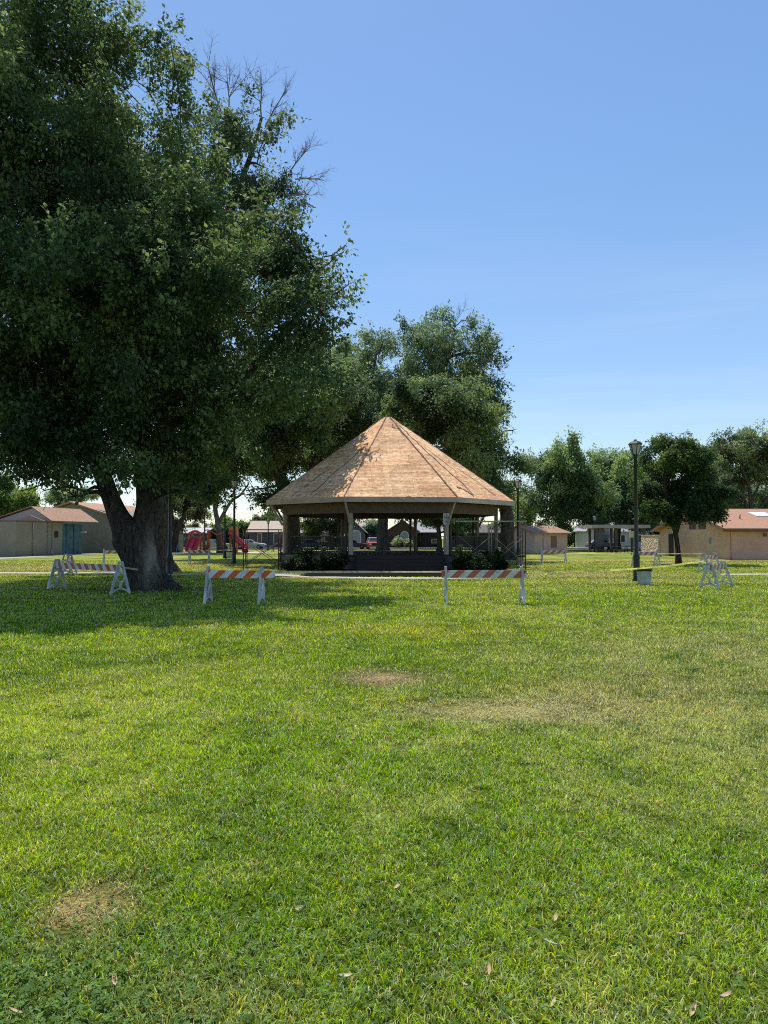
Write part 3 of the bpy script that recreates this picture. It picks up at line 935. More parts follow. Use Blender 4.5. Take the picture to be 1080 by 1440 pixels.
T5 = [(590, 590, 42), (640, 582, 42), (686, 590, 34), (708, 622, 22), (660, 640, 46), (700, 660, 27), (610, 640, 46), (714, 690, 12), (650, 560, 30), (680, 690, 24), (640, 700, 20), (600, 560, 30), (720, 605, 10), (615, 700, 22), (715, 650, 14), (700, 688, 20, -2), (722, 678, 13, -2), (692, 702, 18, -2), (727, 648, 10), (722, 622, 9), (716, 706, 11, -2), (706, 672, 20, -2.5), (728, 690, 8, -1), (668, 668, 30)]
make_tree('broadleaf_tree', 'broad rounded tree directly behind the right side of the bandstand roof', (G(712, 788)[0], D5, 0),
          [limb([(716, 794, 15), (715, 786, 11), (714, 765, 9.5), (713, 735, 9), (708, 705, 8), (695, 670, 6), (670, 630, 5), (650, 590, 3)], D5)],
          pl(T5, D5, 3.5, 5), 11000, 11, .21, PAL_ELM, bark_grey, gap=.375, gscale=.3, twig=.8)
# right-hand group
D6 = 98.0
T6 = [(760, 662, 30), (790, 652, 27), (820, 667, 28), (775, 700, 33), (820, 705, 33), (748, 690, 20), (757, 722, 22), (800, 726, 26), (842, 648, 12), (771, 634, 10), (838, 690, 20), (740, 665, 9), (812, 640, 12), (848, 634, 6), (760, 640, 8), (830, 730, 20), (740, 700, 14), (738, 725, 12), (850, 680, 18), (845, 720, 18), (795, 640, 14), (828, 640, 9), (780, 632, 7), (752, 652, 14)]
make_tree('broadleaf_tree', 'wide dark tree right of the bandstand, above the small tan shed', (G(790, 774)[0], D6, 0),
          [limb([(790, 776, 7), (790, 772, 5.5), (790, 755, 5), (788, 730, 4.5), (785, 700, 3.5), (780, 665, 2)], D6)], pl(T6, D6, 4, 6), 8500, 11, .30, PAL_ELM, bark_grey, gap=.36, gscale=.2, twig=1.1, group='trees beyond the lawn', branch_r=.14)
D7 = 104.0
T7 = [(870, 668, 28), (888, 664, 22), (864, 710, 28), (890, 706, 28), (858, 722, 14), (882, 722, 16), (876, 648, 13), (896, 645, 10), (845, 700, 15), (897, 672, 24), (906, 702, 22), (848, 668, 20), (880, 690, 28), (900, 730, 18)]
make_tree('broadleaf_tree', 'dark tree behind the picnic shelter and the near lamp', (G(868, 773)[0], D7, 0),
          [limb([(868, 775, 6), (868, 770, 5), (868, 750, 4.4), (870, 720, 4), (874, 680, 2)], D7)], pl(T7, D7, 4, 7), 6500, 11, .30, PAL_DARK, bark_grey, gap=.34, gscale=.2, twig=1.1, group='trees beyond the lawn', branch_r=.14)
D8 = 49.0
T8 = [(950, 640, 20), (930, 656, 19), (972, 650, 20), (915, 690, 15), (940, 700, 22), (975, 690, 24), (998, 702, 16), (992, 662, 14), (950, 616, 11), (924, 714, 15), (1000, 722, 12), (965, 722, 18), (908, 672, 12), (970, 622, 9), (935, 628, 10), (942, 735, 8), (903, 655, 8), (1013, 688, 9), (992, 640, 11), (936, 610, 7), (966, 607, 8), (914, 638, 9), (1014, 714, 8), (905, 716, 9), (928, 730, 9), (978, 630, 10), (900, 690, 8)]
make_tree('broadleaf_tree', 'small dark tree with a slim forked trunk in front of the tan restroom building', (G(952, 793)[0], D8, 0),
          [limb([(955, 796, 5.5), (954.5, 792, 4), (953.5, 775, 3.3), (951, 755, 3), (947, 738, 2.8), (940, 722, 2.4), (935, 690, 1.8), (935, 655, 1)], D8), limb([(951, 752, 2.4), (955, 735, 2.3), (956, 715, 2.1), (958, 680, 1.6), (960, 640, 1)], D8)],
          pl(T8, D8, 1.6, 8), 7500, 12, .16, PAL_BRIGHT if False else ((.028, .056, .024), (.070, .122, .036), (.165, .23, .06)), bark_mat('bark brown', (.085, .06, .045)), gap=.35, gscale=.5, twig=.45, branch_r=.05)
D9 = 78.0
T9 = [(1010, 632, 17), (1040, 632, 18), (1068, 620, 18), (1030, 660, 18), (1065, 655, 20), (1100, 640, 30), (1010, 690, 16), (1020, 712, 14), (995, 625, 10), (1050, 615, 12), (1130, 650, 34), (1090, 675, 18), (1000, 655, 14), (1045, 680, 10), (1110, 690, 24), (1000, 640, 18), (990, 668, 17), (1078, 638, 22), (1020, 618, 10), (1052, 640, 20), (1015, 665, 18), (1000, 690, 15), (1032, 702, 13), (1085, 700, 16), (1025, 642, 18), (1048, 660, 16), (990, 700, 12), (1010, 705, 12), (1085, 665, 18)]
make_tree('broadleaf_tree', 'pale feathery tree with bare open limbs behind the restroom roof', (G(1062, 779)[0], D9, 0),
          [limb([(1062, 782, 5), (1060, 760, 4), (1057, 730, 3.4), (1056, 705, 2.8), (1052, 680, 2), (1040, 650, 1.3)], D9), limb([(1058, 735, 2.6), (1075, 705, 2), (1100, 680, 1.6)], D9), limb([(1057, 728, 2), (1045, 700, 1.7), (1030, 680, 1.3), (1012, 650, 1)], D9), limb([(1056, 705, 2), (1068, 680, 1.5), (1075, 650, 1)], D9)],
          pl(T9, D9, 2.5, 9), 6500, 12, .22, PAL_PALE, bark_grey, gap=.375, gscale=.35, twig=.7)
# far left and by the playground
D10 = 98.0
make_tree('broadleaf_tree', 'round leafy tree at the left edge behind the low tan building', (G(18, 774)[0], D10, 0),
          [limb([(18, 776, 6), (18, 750, 4.5), (16, 720, 4), (14, 695, 2.5)], D10)], pl([(8, 694, 22), (34, 703, 14), (20, 716, 18), (-18, 692, 28), (-2, 715, 22), (38, 718, 11), (12, 676, 11), (40, 690, 6)], D10, 2.5, 10), 4200, 11, .28, PAL_BRIGHT, bark_grey, gap=.34, gscale=.25, twig=.8, branch_r=.12)
make_tree('broadleaf_tree', 'thin grey-green tree seen above the tiled roof', (G(90, 770)[0], 125, 0),
          [limb([(90, 771, 4), (90, 740, 3), (90, 712, 2.2), (88, 690, 1.2)], 125)], pl([(88, 692, 11), (80, 703, 8), (100, 700, 10), (112, 705, 12), (95, 712, 12), (86, 682, 6), (125, 698, 8)], 125, 2, 11), 1800, 10, .30, PAL_PALE, bark_grey, gap=.36, gscale=.3, twig=.8, branch_r=.1)
D11 = 84.0
make_tree('broadleaf_tree', 'tree with pale forked trunk rising behind the playground', (G(311, 777)[0], D11, 0),
          [limb([(310, 779, 6), (309, 774, 4.5), (308, 755, 3.8), (306, 735, 3.6), (303, 718, 3.2), (303, 705, 2.8), (306, 690, 2.4), (300, 660, 1.8), (290, 620, 1)], D11), limb([(307, 737, 3), (312, 727, 2.7), (318, 716, 2.3), (327, 703, 2), (338, 696, 1.6), (350, 680, 1)], D11)],
          pl([(270, 680, 26), (300, 655, 26), (330, 652, 26), (290, 630, 30), (262, 655, 26), (345, 676, 16), (285, 690, 12), (350, 640, 20), (320, 676, 10)], D11, 3, 12), 4200, 11, .26, PAL_ELM, bark_mat('bark pale', (.20, .165, .135)), gap=.36, gscale=.3, twig=.8, branch_r=.1)
make_tree('broadleaf_tree', 'low leafy tree beside the arched climber', (G(247, 776)[0], 88, 0),
          [limb([(246, 778, 6), (246, 772, 4.6), (247, 755, 4), (252, 738, 3.4), (262, 720, 2.4)], 88), limb([(247, 752, 3), (243, 730, 2.4), (240, 705, 1.4)], 88)],
          pl([(250, 700, 20), (272, 705, 18), (262, 722, 17), (282, 716, 12), (240, 715, 16), (255, 735, 10), (238, 690, 16), (276, 732, 8)], 88, 3, 13), 3000, 11, .26, PAL_OLIVE, bark_grey, gap=.36, gscale=.3, twig=.7, branch_r=.1)
make_tree('broadleaf_tree', 'sunlit mid green tree seen through the left bay of the bandstand', (G(467, 772)[0], 104, 0),
          [limb([(467, 773, 3.6), (467, 760, 3), (466, 745, 2.6), (462, 730, 2)], 104)], pl([(440, 735, 13), (460, 730, 14), (480, 735, 12), (450, 748, 12), (472, 745, 10), (435, 748, 8), (455, 718, 12), (430, 740, 6)], 104, 2.5, 14), 3000, 10, .24, PAL_OLIVE, bark_grey, gap=.33, gscale=.3, twig=.6, branch_r=.1)
make_tree('broadleaf_tree', 'leafy tree seen through the right bay of the bandstand', (G(616, 776)[0], 88, 0),
          [limb([(618, 778, 4.5), (618, 765, 3.4), (617, 748, 3), (615, 730, 2.4), (612, 712, 1.6)], 88)], pl([(612, 728, 13), (628, 735, 14), (600, 722, 12), (640, 725, 14), (620, 712, 14), (655, 735, 12), (636, 748, 10), (600, 735, 6)], 88, 3, 15), 3000, 10, .24, PAL_ELM, bark_grey, gap=.35, gscale=.3, twig=.6, branch_r=.1)

# row of smaller trees beyond the street that closes the horizon
far = [(-60, 742, 22, PAL_DARK, 'leafy tree just outside the left edge, low behind the far buildings'), (196, 735, 22, PAL_ELM, 'small tree filling the gap behind the two big trunks'), (278, 752, 15, PAL_OLIVE, 'low olive tree right behind the orange climbing frame'), (298, 745, 14, PAL_BRIGHT, 'bright green tree between playground trunk and lamp'),
       (330, 738, 15, PAL_BRIGHT, 'yellowish green tree behind the red tube slide'), (352, 748, 13, PAL_OLIVE, 'small dark olive tree left of the tan roofed house'), (372, 734, 11, PAL_OLIVE, 'treetop rising over the tan roofed house'), (402, 745, 16, PAL_ELM, 'tree partly hidden by the left bandstand post'),
       (520, 744, 14, PAL_DARK, 'bushy tree above the red parked car'), (742, 745, 10, ((.07, .07, .02), (.22, .20, .05), (.34, .28, .09)), 'yellow autumn-tinted tree right of the bandstand eave'), (700, 752, 14, PAL_DARK, 'dark tree behind the scaffold'), (672, 748, 18, PAL_DARK, 'dark tree behind the bandstand railing at right'),
       (925, 742, 15, PAL_OLIVE, 'olive tree above the picnic shelter roof end'), (985, 712, 16, PAL_DARK, 'dark tree hidden behind the restroom gable'), (1040, 708, 16, PAL_DARK, 'dark low tree under the pale feathery one'), (1100, 712, 20, PAL_DARK, 'dark tree at the right edge behind the roof'), (848, 690, 30, PAL_ELM, 'mid green tree filling the row above the shelter'), (903, 684, 32, PAL_DARK, 'leafy tree right behind the near lamp lantern'), (1002, 676, 30, PAL_ELM, 'tree peeping between the small slim tree and the pale feathery one'), (1052, 694, 22, PAL_DARK, 'dark tree beneath the canopy of the pale feathery one'), (738, 712, 24, PAL_ELM, 'mid green tree just right of the bandstand roof corner'), (575, 752, 12, PAL_DARK, 'dark shrubby tree before the brick house'), (810, 752, 14, PAL_DARK, 'dense dark tree right behind the small shed'), (765, 748, 14, PAL_DARK, 'dense dark tree left behind the small shed')]
for k, (px, py, r_, pal, lb) in enumerate(far):
    D = 122 + (k * 7) % 13
    if k == 1: D = 100
    base = np.array((P(px, 760, D)[0], D, 0.0))
    bl = []
    rr = np.random.default_rng(50 + k)
    for z in range(7):
        bl.append((P(px + rr.uniform(-.8, .8) * r_, py + rr.uniform(-.5, .75) * r_, D + rr.uniform(-2, 2)), r_ * PX(D) * rr.uniform(.45, .7)))
    top = P(px, py, D)
    make_tree('broadleaf_tree', lb, base, [np.array([[*base, .3], [base[0], D, top[2] * .4, .24], [base[0] + .3, D, top[2] * .75, .16], [top[0], D, top[2], .08]])], bl, 1100 if r_ < 20 else 2600, 10, .30, pal, bark_grey, group='trees beyond the street', gap=.33, gscale=.3, twig=.6, branch_r=.08, nside=8)

# ------------------------------------------------------------------ bandstand
def osb_mat():
    m, nt = new_mat('bare roof sheathing')
    L = nt.links.new
    out = N(nt, 'ShaderNodeOutputMaterial'); b = N(nt, 'ShaderNodeBsdfPrincipled', Roughness=.85)
    b.inputs['Specular IOR Level'].default_value = .15
    uv = N(nt, 'ShaderNodeUVMap')
    # boards: rows along the slope, staggered joints
    br = N(nt, 'ShaderNodeTexBrick', Scale=1.0)
    br.inputs['Brick Width'].default_value = 1.9; br.inputs['Row Height'].default_value = .145; br.inputs['Mortar Size'].default_value = .006
    br.inputs['Color1'].default_value = (.88, .47, .235, 1); br.inputs['Color2'].default_value = (1.0, .665, .385, 1); br.inputs['Mortar'].default_value = (.26, .14, .08, 1)
    br.offset = .37; br.inputs['Bias'].default_value = .1
    L(uv.outputs[0], br.inputs['Vector'])
    mp = N(nt, 'ShaderNodeMapping'); mp.inputs['Scale'].default_value = (1.2, 5, 1); L(uv.outputs[0], mp.inputs[0])
    n1 = N(nt, 'ShaderNodeTexNoise', Scale=2.2, Detail=8.0, Roughness=.72); L(mp.outputs[0], n1.inputs['Vector'])
    r1 = ramp(nt, [(.32, (.52, .46, .42)), (.47, (.98, .97, .95)), (.66, (1.3, 1.3, 1.28))]); L(n1.outputs['Fac'], r1.inputs[0])
    m1 = N(nt, 'ShaderNodeMix', data_type='RGBA', blend_type='MULTIPLY'); m1.inputs[0].default_value = 1
    L(br.outputs['Color'], m1.inputs[6]); L(r1.outputs[0], m1.inputs[7])
    bs_ = N(nt, 'ShaderNodeTexBrick', Scale=1.0); L(uv.outputs[0], bs_.inputs['Vector'])
    bs_.inputs['Brick Width'].default_value = 2.44; bs_.inputs['Row Height'].default_value = 1.16; bs_.inputs['Mortar Size'].default_value = .012; bs_.offset = .5
    bs_.inputs['Color1'].default_value = (.86, .83, .81, 1); bs_.inputs['Color2'].default_value = (1.18, 1.17, 1.14, 1); bs_.inputs['Mortar'].default_value = (.5, .45, .42, 1)
    ms = N(nt, 'ShaderNodeMix', data_type='RGBA', blend_type='MULTIPLY'); ms.inputs[0].default_value = .75
    L(m1.outputs[2], ms.inputs[6]); L(bs_.outputs['Color'], ms.inputs[7])
    m1 = ms
    nb = N(nt, 'ShaderNodeTexNoise', Scale=3.2, Detail=5.0, Roughness=.75); L(uv.outputs[0], nb.inputs['Vector'])
    rb2 = ramp(nt, [(.36, (.55, .50, .47)), (.50, (1, 1, 1)), (.64, (1.22, 1.2, 1.15))]); L(nb.outputs['Fac'], rb2.inputs[0])
    mb2 = N(nt, 'ShaderNodeMix', data_type='RGBA', blend_type='MULTIPLY'); mb2.inputs[0].default_value = .8
    L(m1.outputs[2], mb2.inputs[6]); L(rb2.outputs[0], mb2.inputs[7])
    m1 = mb2
    # dark flecks of torn felt and nail lines
    mp2 = N(nt, 'ShaderNodeMapping'); mp2.inputs['Scale'].default_value = (6, 12, 1); L(uv.outputs[0], mp2.inputs[0])
    n2 = N(nt, 'ShaderNodeTexNoise', Scale=1.6, Detail=3.0, Roughness=.6); L(mp2.outputs[0], n2.inputs['Vector'])
    r2 = ramp(nt, [(.31, (.26, .20, .17)), (.42, (1, 1, 1))]); L(n2.outputs['Fac'], r2.inputs[0])
    m2 = N(nt, 'ShaderNodeMix', data_type='RGBA', blend_type='MULTIPLY'); m2.inputs[0].default_value = .85
    L(m1.outputs[2], m2.inputs[6]); L(r2.outputs[0], m2.inputs[7])
    n3 = N(nt, 'ShaderNodeTexNoise', Scale=.5, Detail=3.0); L(uv.outputs[0], n3.inputs['Vector'])
    r3 = ramp(nt, [(.35, (.82, .80, .78)), (.65, (1.12, 1.13, 1.15))]); L(n3.outputs['Fac'], r3.inputs[0])
    m3 = N(nt, 'ShaderNodeMix', data_type='RGBA', blend_type='MULTIPLY'); m3.inputs[0].default_value = 1
    L(m2.outputs[2], m3.inputs[6]); L(r3.outputs[0], m3.inputs[7])
    L(m3.outputs[2], b.inputs['Base Color'])
    bp = N(nt, 'ShaderNodeBump', Strength=.5, Distance=.02); L(br.outputs['Fac'], bp.inputs['Height']); bp.invert = True
    L(bp.outputs[0], b.inputs['Normal'])
    L(b.outputs[0], out.inputs[0])
    return m


BC = np.array((.23, 47.5, 0)); BROT = radians(5.3)
S_EAVE = 6.2; R_E = S_EAVE / (2 * sin(pi / 8)); R_P = R_E * .86
Z_EAVE = 3.97; Z_F = 3.69; Z_APEX = 9.5; FLOOR = .75
bs = thing('bandstand', 'octagonal park bandstand with bare orange-tan stripped pointed roof, under repair', 'bandstand', BC, BROT)
ang = [-pi / 2 + pi / 8 + k * pi / 4 for k in range(8)]      # corner angles; front face between k=7 and k=0


def oc(R, z, k):
    return np.array((R * cos(ang[k % 8]), R * sin(ang[k % 8]), z))


beige = mat('beige trim paint', (.56, .46, .365), .7, .16, 3, .08, dirt=.15)
brown = mat('brown timber', (.11, .075, .055), .75, .25, 4, .12)
dark_wood = mat('dark step timber', (.050, .034, .031), .7, .12, 3, .02, stretch=(.3, 2, 2))
felt = mat('torn felt', (.22, .135, .085), .9, .3, 8, .3)
black_metal = mat('black metal', (.014, .014, .015), .45, .3, 9, .05, spec=.4)

# roof with UVs in metres
me = bpy.data.meshes.new('roof')
vs = []; fs = []; uvs = []
rcap = .26
nrow = 14
for k in range(8):
    a0, a1 = oc(R_E, Z_EAVE, k), oc(R_E, Z_EAVE, k + 1)
    b0, b1 = oc(rcap, Z_APEX, k), oc(rcap, Z_APEX, k + 1)
    o = len(vs)
    for t in (0, 1):
        pass
    vs += [tuple(a0), tuple(a1), tuple(b1), tuple(b0)]
    fs.append((o, o + 1, o + 2, o + 3))
    ln = np.linalg.norm((b0 + b1) / 2 - (a0 + a1) / 2)
    wb = np.linalg.norm(b1 - b0)
    sh = k * 3.37
    uvs += [(sh - S_EAVE / 2, sh * .7), (sh + S_EAVE / 2, sh * .7), (sh + wb / 2, sh * .7 + ln), (sh - wb / 2, sh * .7 + ln)]
o = len(vs)
vs += [tuple(oc(rcap, Z_APEX + .004, k)) for k in range(8)]
fs.append(tuple(range(o, o + 8))); uvs += [(oc(rcap, 0, k)[0], oc(rcap, 0, k)[1]) for k in range(8)]
me.from_pydata(vs, [], fs)
ul = me.uv_layers.new(name='UVMap')
for i_, u_ in enumerate(uvs): ul.data[i_].uv = u_
me.materials.append(osb_mat())
roof = bpy.data.objects.new('roof', me); COL.objects.link(roof); roof.parent = bs
# hips: ridges of leftover felt, ragged
def ragged(pts_fn, n, w0, name, lift=.03, seed=0):
    rr = np.random.default_rng(seed)
    mb = MB(); A = []; B = []
    for i_ in range(n + 1):
        t = i_ / n
        c, side, up = pts_fn(t)
        A.append(c + side * w0 * rr.uniform(.4, 1.3) + up * (lift + rr.uniform(0, .02))); B.append(c - side * w0 * rr.uniform(.4, 1.3) + up * (lift + rr.uniform(0, .02)))
    vs = A + B
    mb.add(vs, [(i_, i_ + 1, n + 1 + i_ + 1, n + 1 + i_) for i_ in range(n)])
    return mb.build(name, felt, roof)


for k in range(8):
    e, p_ = oc(R_E, Z_EAVE, k), oc(rcap, Z_APEX, k)
    dd = (p_ - e) / np.linalg.norm(p_ - e)
    sd = np.cross(dd, (0, 0, 1)); sd /= np.linalg.norm(sd)
    up = np.cross(sd, dd)
    ragged(lambda t: (e + (p_ - e) * t, sd, up), 40, .028 if k != 0 else .045, 'hip_strip', .02, k)


def face_pt(k, u, v):
    """point on roof face between corners k and k+1: u across, v up the slope"""
    a0, a1 = oc(R_E, Z_EAVE, k), oc(R_E, Z_EAVE, k + 1)
    b0, b1 = oc(rcap, Z_APEX, k), oc(rcap, Z_APEX, k + 1)
    return (a0 * (1 - u) + a1 * u) * (1 - v) + (b0 * (1 - u) + b1 * u) * v


def face_strip(k, u0, v0, u1, v1, w0, n, seed):
    a, b_ = face_pt(k, u0, v0), face_pt(k, u1, v1)
    nr = np.cross(face_pt(k, 1, 0) - face_pt(k, 0, 0), face_pt(k, .5, 1) - face_pt(k, .5, 0)); nr /= np.linalg.norm(nr)
    dd = (b_ - a) / np.linalg.norm(b_ - a); sd = np.cross(dd, nr)
    rr = np.random.default_rng(seed + 100); wv = np.cumsum(rr.normal(0, .03, 200))
    ragged(lambda t: (a + (b_ - a) * t + sd * wv[int(t * 60)], sd, nr), n, w0, 'felt_scrap', .012, seed)


face_strip(0, .34, .04, .05, .92, .05, 40, 1)       # long torn line on the right-hand face
face_strip(0, .30, .02, .16, .12, .10, 10, 2)
face_strip(0, .60, .25, .45, .60, .03, 20, 3)
face_strip(0, .75, .05, .6, .35, .03, 20, 4)
face_strip(7, .80, .90, .98, .70, .04, 12, 5)
face_strip(7, .80, .88, .70, .86, .03, 6, 6)
face_strip(7, .02, .47, .20, .56, .03, 10, 7)
face_strip(7, .47, .0, .52, .012, .05, 6, 8)
face_strip(7, .55, .003, .66, .003, .035, 8, 9)
face_strip(7, .19, .40, .22, .5, .02, 8, 10)
face_strip(6, .55, .03, .85, .60, .03, 26, 11)
face_strip(6, .30, .02, .40, .30, .03, 16, 12)

mb = MB()
for k in range(8):
    a0, a1 = oc(R_E - .06, 0, k), oc(R_E - .06, 0, k + 1)
    c0, c1 = oc(R_E + .03, 0, k), oc(R_E + .03, 0, k + 1)
    q = [a0, a1, c1, c0]
    mb.add([(p_[0], p_[1], Z_F) for p_ in q] + [(p_[0], p_[1], Z_EAVE - .004) for p_ in q], [(0, 1, 2, 3), (4, 5, 6, 7), (3, 2, 6, 7), (0, 1, 5, 4)])
fascia = mb.build('fascia', beige, bs)
mb = MB()                                   # old soffit boards under the eave
for k in range(8):
    q = [oc(R_E - .07, Z_F + .06, k), oc(R_E - .07, Z_F + .06, k + 1), oc(R_P - .1, Z_F + .05, k + 1), oc(R_P - .1, Z_F + .05, k)]
    mb.add(q, [(0, 1, 2, 3)])
mb.build('soffit', mat('soffit boards', (.06, .04, .032), .8, .25, 5, .1), bs)
mb = MB()
for k in range(8):
    q = [oc(R_P + .12, 0, k), oc(R_P + .12, 0, k + 1), oc(R_P - .12, 0, k + 1), oc(R_P - .12, 0, k)]
    mb.add([(p_[0], p_[1], 3.12) for p_ in q] + [(p_[0], p_[1], Z_F + .02) for p_ in q], [(0, 1, 2, 3), (4, 5, 6, 7), (0, 1, 5, 4), (2, 3, 7, 6)])
mb.build('ring_beam', mat('ring beam timber', (.15, .105, .078), .75, .2, 4, .1), bs)
# platform and steps
mb = MB(); mb.prism([tuple(oc(R_P + .35, 0, k)[:2]) for k in range(8)], 'z', -.05, FLOOR)
mb.build('platform', [mat('platform concrete', (.20, .165, .135), .85, .2, 3, .15, dirt=.3)], bs)
mb = MB(); mb.prism([tuple(oc(R_P + .42, 0, k)[:2]) for k in range(8)], 'z', FLOOR, FLOOR + .06)
mb.build('deck', dark_wood, bs)
ap = (R_P + .42) * cos(pi / 8)
for k in range(4):
    mb = MB()
    d0 = ap + .32 * (4 - k) - .3
    mb.box((0, -(ap - .4 + d0 + .3) / 2 , (k + .5) * .19 + (.004 * k)), (4.9, d0 + .3 - ap + .4, .19))
    mb.build('step', dark_wood, bs, .01)
for k in range(8):
    p_ = oc(R_P, 0, k); rz = ang[k]
    mb = MB(); mb.box((p_[0], p_[1], (FLOOR + .06 + 3.12) / 2), (.20, .20, 3.12 - FLOOR - .06), rz)
    post = mb.build('post', beige if k in (0, 7, 6) else mat('brown post paint', (.22, .175, .14), .75, .2, 4, .1), bs, .01)
    tg = np.array((-sin(rz), cos(rz), 0)); rd = np.array((cos(rz), sin(rz), 0))
    mb = MB()
    for sg in ((-1,) if k == 7 else (1,)):
        q = p_ + tg * sg * .34 - rd * .1
        mb.box((q[0], q[1], (FLOOR + .06 + 3.12) / 2), (.12, .12, 3.12 - FLOOR - .06), rz)
    mb.build('side_post', brown, post, .008)
    mb = MB(); mb.bar(p_ + rd * .14 + np.array((0, 0, 2.5)), oc(R_E - .25, Z_F + .03, k), .085, .12)
    mb.build('knee_brace', beige if k in (0, 7, 6) else brown, post)
# railings (front and back sides are open)
for k in range(8):
    if k in (7, 3): continue
    a, b_ = oc(R_P, 0, k), oc(R_P, 0, k + 1)
    d = (b_ - a); ln = np.linalg.norm(d); d /= ln
    a = a + d * .2; b_ = b_ - d * .2; ln = np.linalg.norm(b_ - a)
    z0, z1 = FLOOR + .16, FLOOR + 1.08
    mb = MB()
    mb.bar(a + (0, 0, z1), b_ + (0, 0, z1), .06, .05); mb.bar(a + (0, 0, z0), b_ + (0, 0, z0), .045, .045)
    nb = 34
    for i_ in range(nb + 1):
        q = a + d * ln * i_ / nb
        wv = .055 if i_ % 17 == 0 else .03
        mb.bar(q + (0, 0, z0 if i_ % 17 else FLOOR + .06), q + (0, 0, z1), wv)
    mb.build('railing', black_metal, bs)
# notice on the right-hand front post
p_ = oc(R_P, 0, 0)
mb = MB(); mb.box((p_[0] - .02, p_[1] - .18, 2.80), (.36, .02, .62))
sg = mb.build('notice_board', mat('white notice', (.62, .63, .60), .6, .08, 6, 0), bs)
mb = MB()
for r_ in range(7):
    z = 3.02 - r_ * .072
    w_ = (.10, .24, .27, .22, .26, .25, .18)[r_]
    h_ = .05 if r_ == 0 else .026
    mb.box((p_[0] - .02, p_[1] - .1915, z), (w_, .002, h_))
mb.build('lettering', mat('notice print', (.10, .11, .12), .7, .1, 6, 0), sg)

# ------------------------------------------------------------------ shrubs round the base
def shrub(px, py, w_px, h_px, label, pal, blade=False, n=900, ls=.10):
    g = G(px, py); D = g[1]
    r_ = w_px / 2 * PX(D); h = h_px * PX(D)
    lobes = []
    rr = np.random.default_rng(int(px))
    for z in range(9):
        lobes.append((np.array((g[0] + rr.uniform(-.6, .6) * r_, D + rr.uniform(-.5, .5) * r_, h * rr.uniform(.30, .62))), min(r_, h) * rr.uniform(.38, .5)))
    return make_tree('shrub', label, g, [np.array([[g[0], D, 0, .05], [g[0] + .05, D, h * .3, .04], [g[0], D, h * .5, .03]])], lobes, n, 12, ls, pal, bark_grey,
                     group='shrubs round the bandstand base', gap=.25, gscale=.9, twig=.25, cat='shrub', branch_r=.025, nside=6, trunkname='stem')


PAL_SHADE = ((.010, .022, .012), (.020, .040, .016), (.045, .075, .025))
shrub(415, 803, 46, 23, 'dark spiky shrub below the left corner railing of the bandstand', PAL_SHADE)
shrub(462, 803, 54, 19, 'low dark shrub just left of the bandstand steps', PAL_SHADE)
shrub(662, 803, 44, 24, 'dark shrub just right of the bandstand steps, under the scaffold', PAL_SHADE)
shrub(692, 802, 34, 26, 'rounded dark shrub at the right corner of the bandstand', PAL_SHADE)

# ------------------------------------------------------------------ scaffolds
rust = mat('rusty scaffold tube', (.085, .040, .030), .7, .35, 8, .15, metal=.2)
tan_tube = mat('pale lit scaffold tube', (.26, .20, .16), .7, .2, 8, .1)  # pale tan paints sunlight onto the middle frame; near braces share it


def scaffold(label, loc, rz, bays, bl, dep, h, plank, plank_c):
    t = thing('scaffold', label, 'scaffold', loc, rz, 'scaffolds beside the bandstand')
    r_ = .027
    for k in range(bays + 1):
        mb = MB(); x = k * bl
        for y in (0, dep):
            mb.tube([(x, y, 0), (x, y, h)], r_, 8)
        for z in (.35, h * .5, h - .12):
            mb.tube([(x, 0, z), (x, dep, z)], r_ * .8, 6)
        for z in (.75, 1.15, 1.9):
            if z < h - .3:
                mb.tube([(x, dep * .62, z), (x, dep, z)], r_ * .7, 6)
        mb.tube([(x, dep * .62, .35), (x, dep * .62, h - .12)], r_ * .8, 6)
        mb.build('end_frame', tan_tube if (k == 1 and bays > 1) else rust, t)
    for k in range(bays):
        for y in (0, dep):
            for (z0, z1) in ((.35, h * .72), (h * .72, .35)):
                mb = MB(); mb.tube([(k * bl, y, z0), ((k + 1) * bl, y, z1)], .016, 6)
                mb.build('cross_brace', tan_tube if y == 0 else rust, t)
    for k, (x0, x1, y0) in enumerate(plank):
        mb = MB(); mb.box(((x0 + x1) / 2, y0, h + .03), (x1 - x0, .26, .055))
        mb.build('plank', plank_c, t)
    return t


g = G(644, 802)
wplank = mat('weathered plank', (.40, .36, .31), .8, .2, 5, .1, stretch=(.3, 2, 2))
scaffold('two bay rusty scaffold with pale plank deck, right of the bandstand', g, radians(-1), 2, 1.82, 1.5, 2.62, [(-.1, 1.9, .35), (1.75, 3.75, .32), (.9, 2.9, .75), (.2, 2.2, 1.15)], wplank)
g = G(342, 803)
scaffold('short dark scaffold tower with brown plank, left of the bandstand', g, radians(2), 1, 1.85, 1.3, 2.15, [(-.1, 1.95, .3), (-.1, 1.95, .62)], mat('brown plank', (.10, .065, .05), .8, .2, 5, .1))
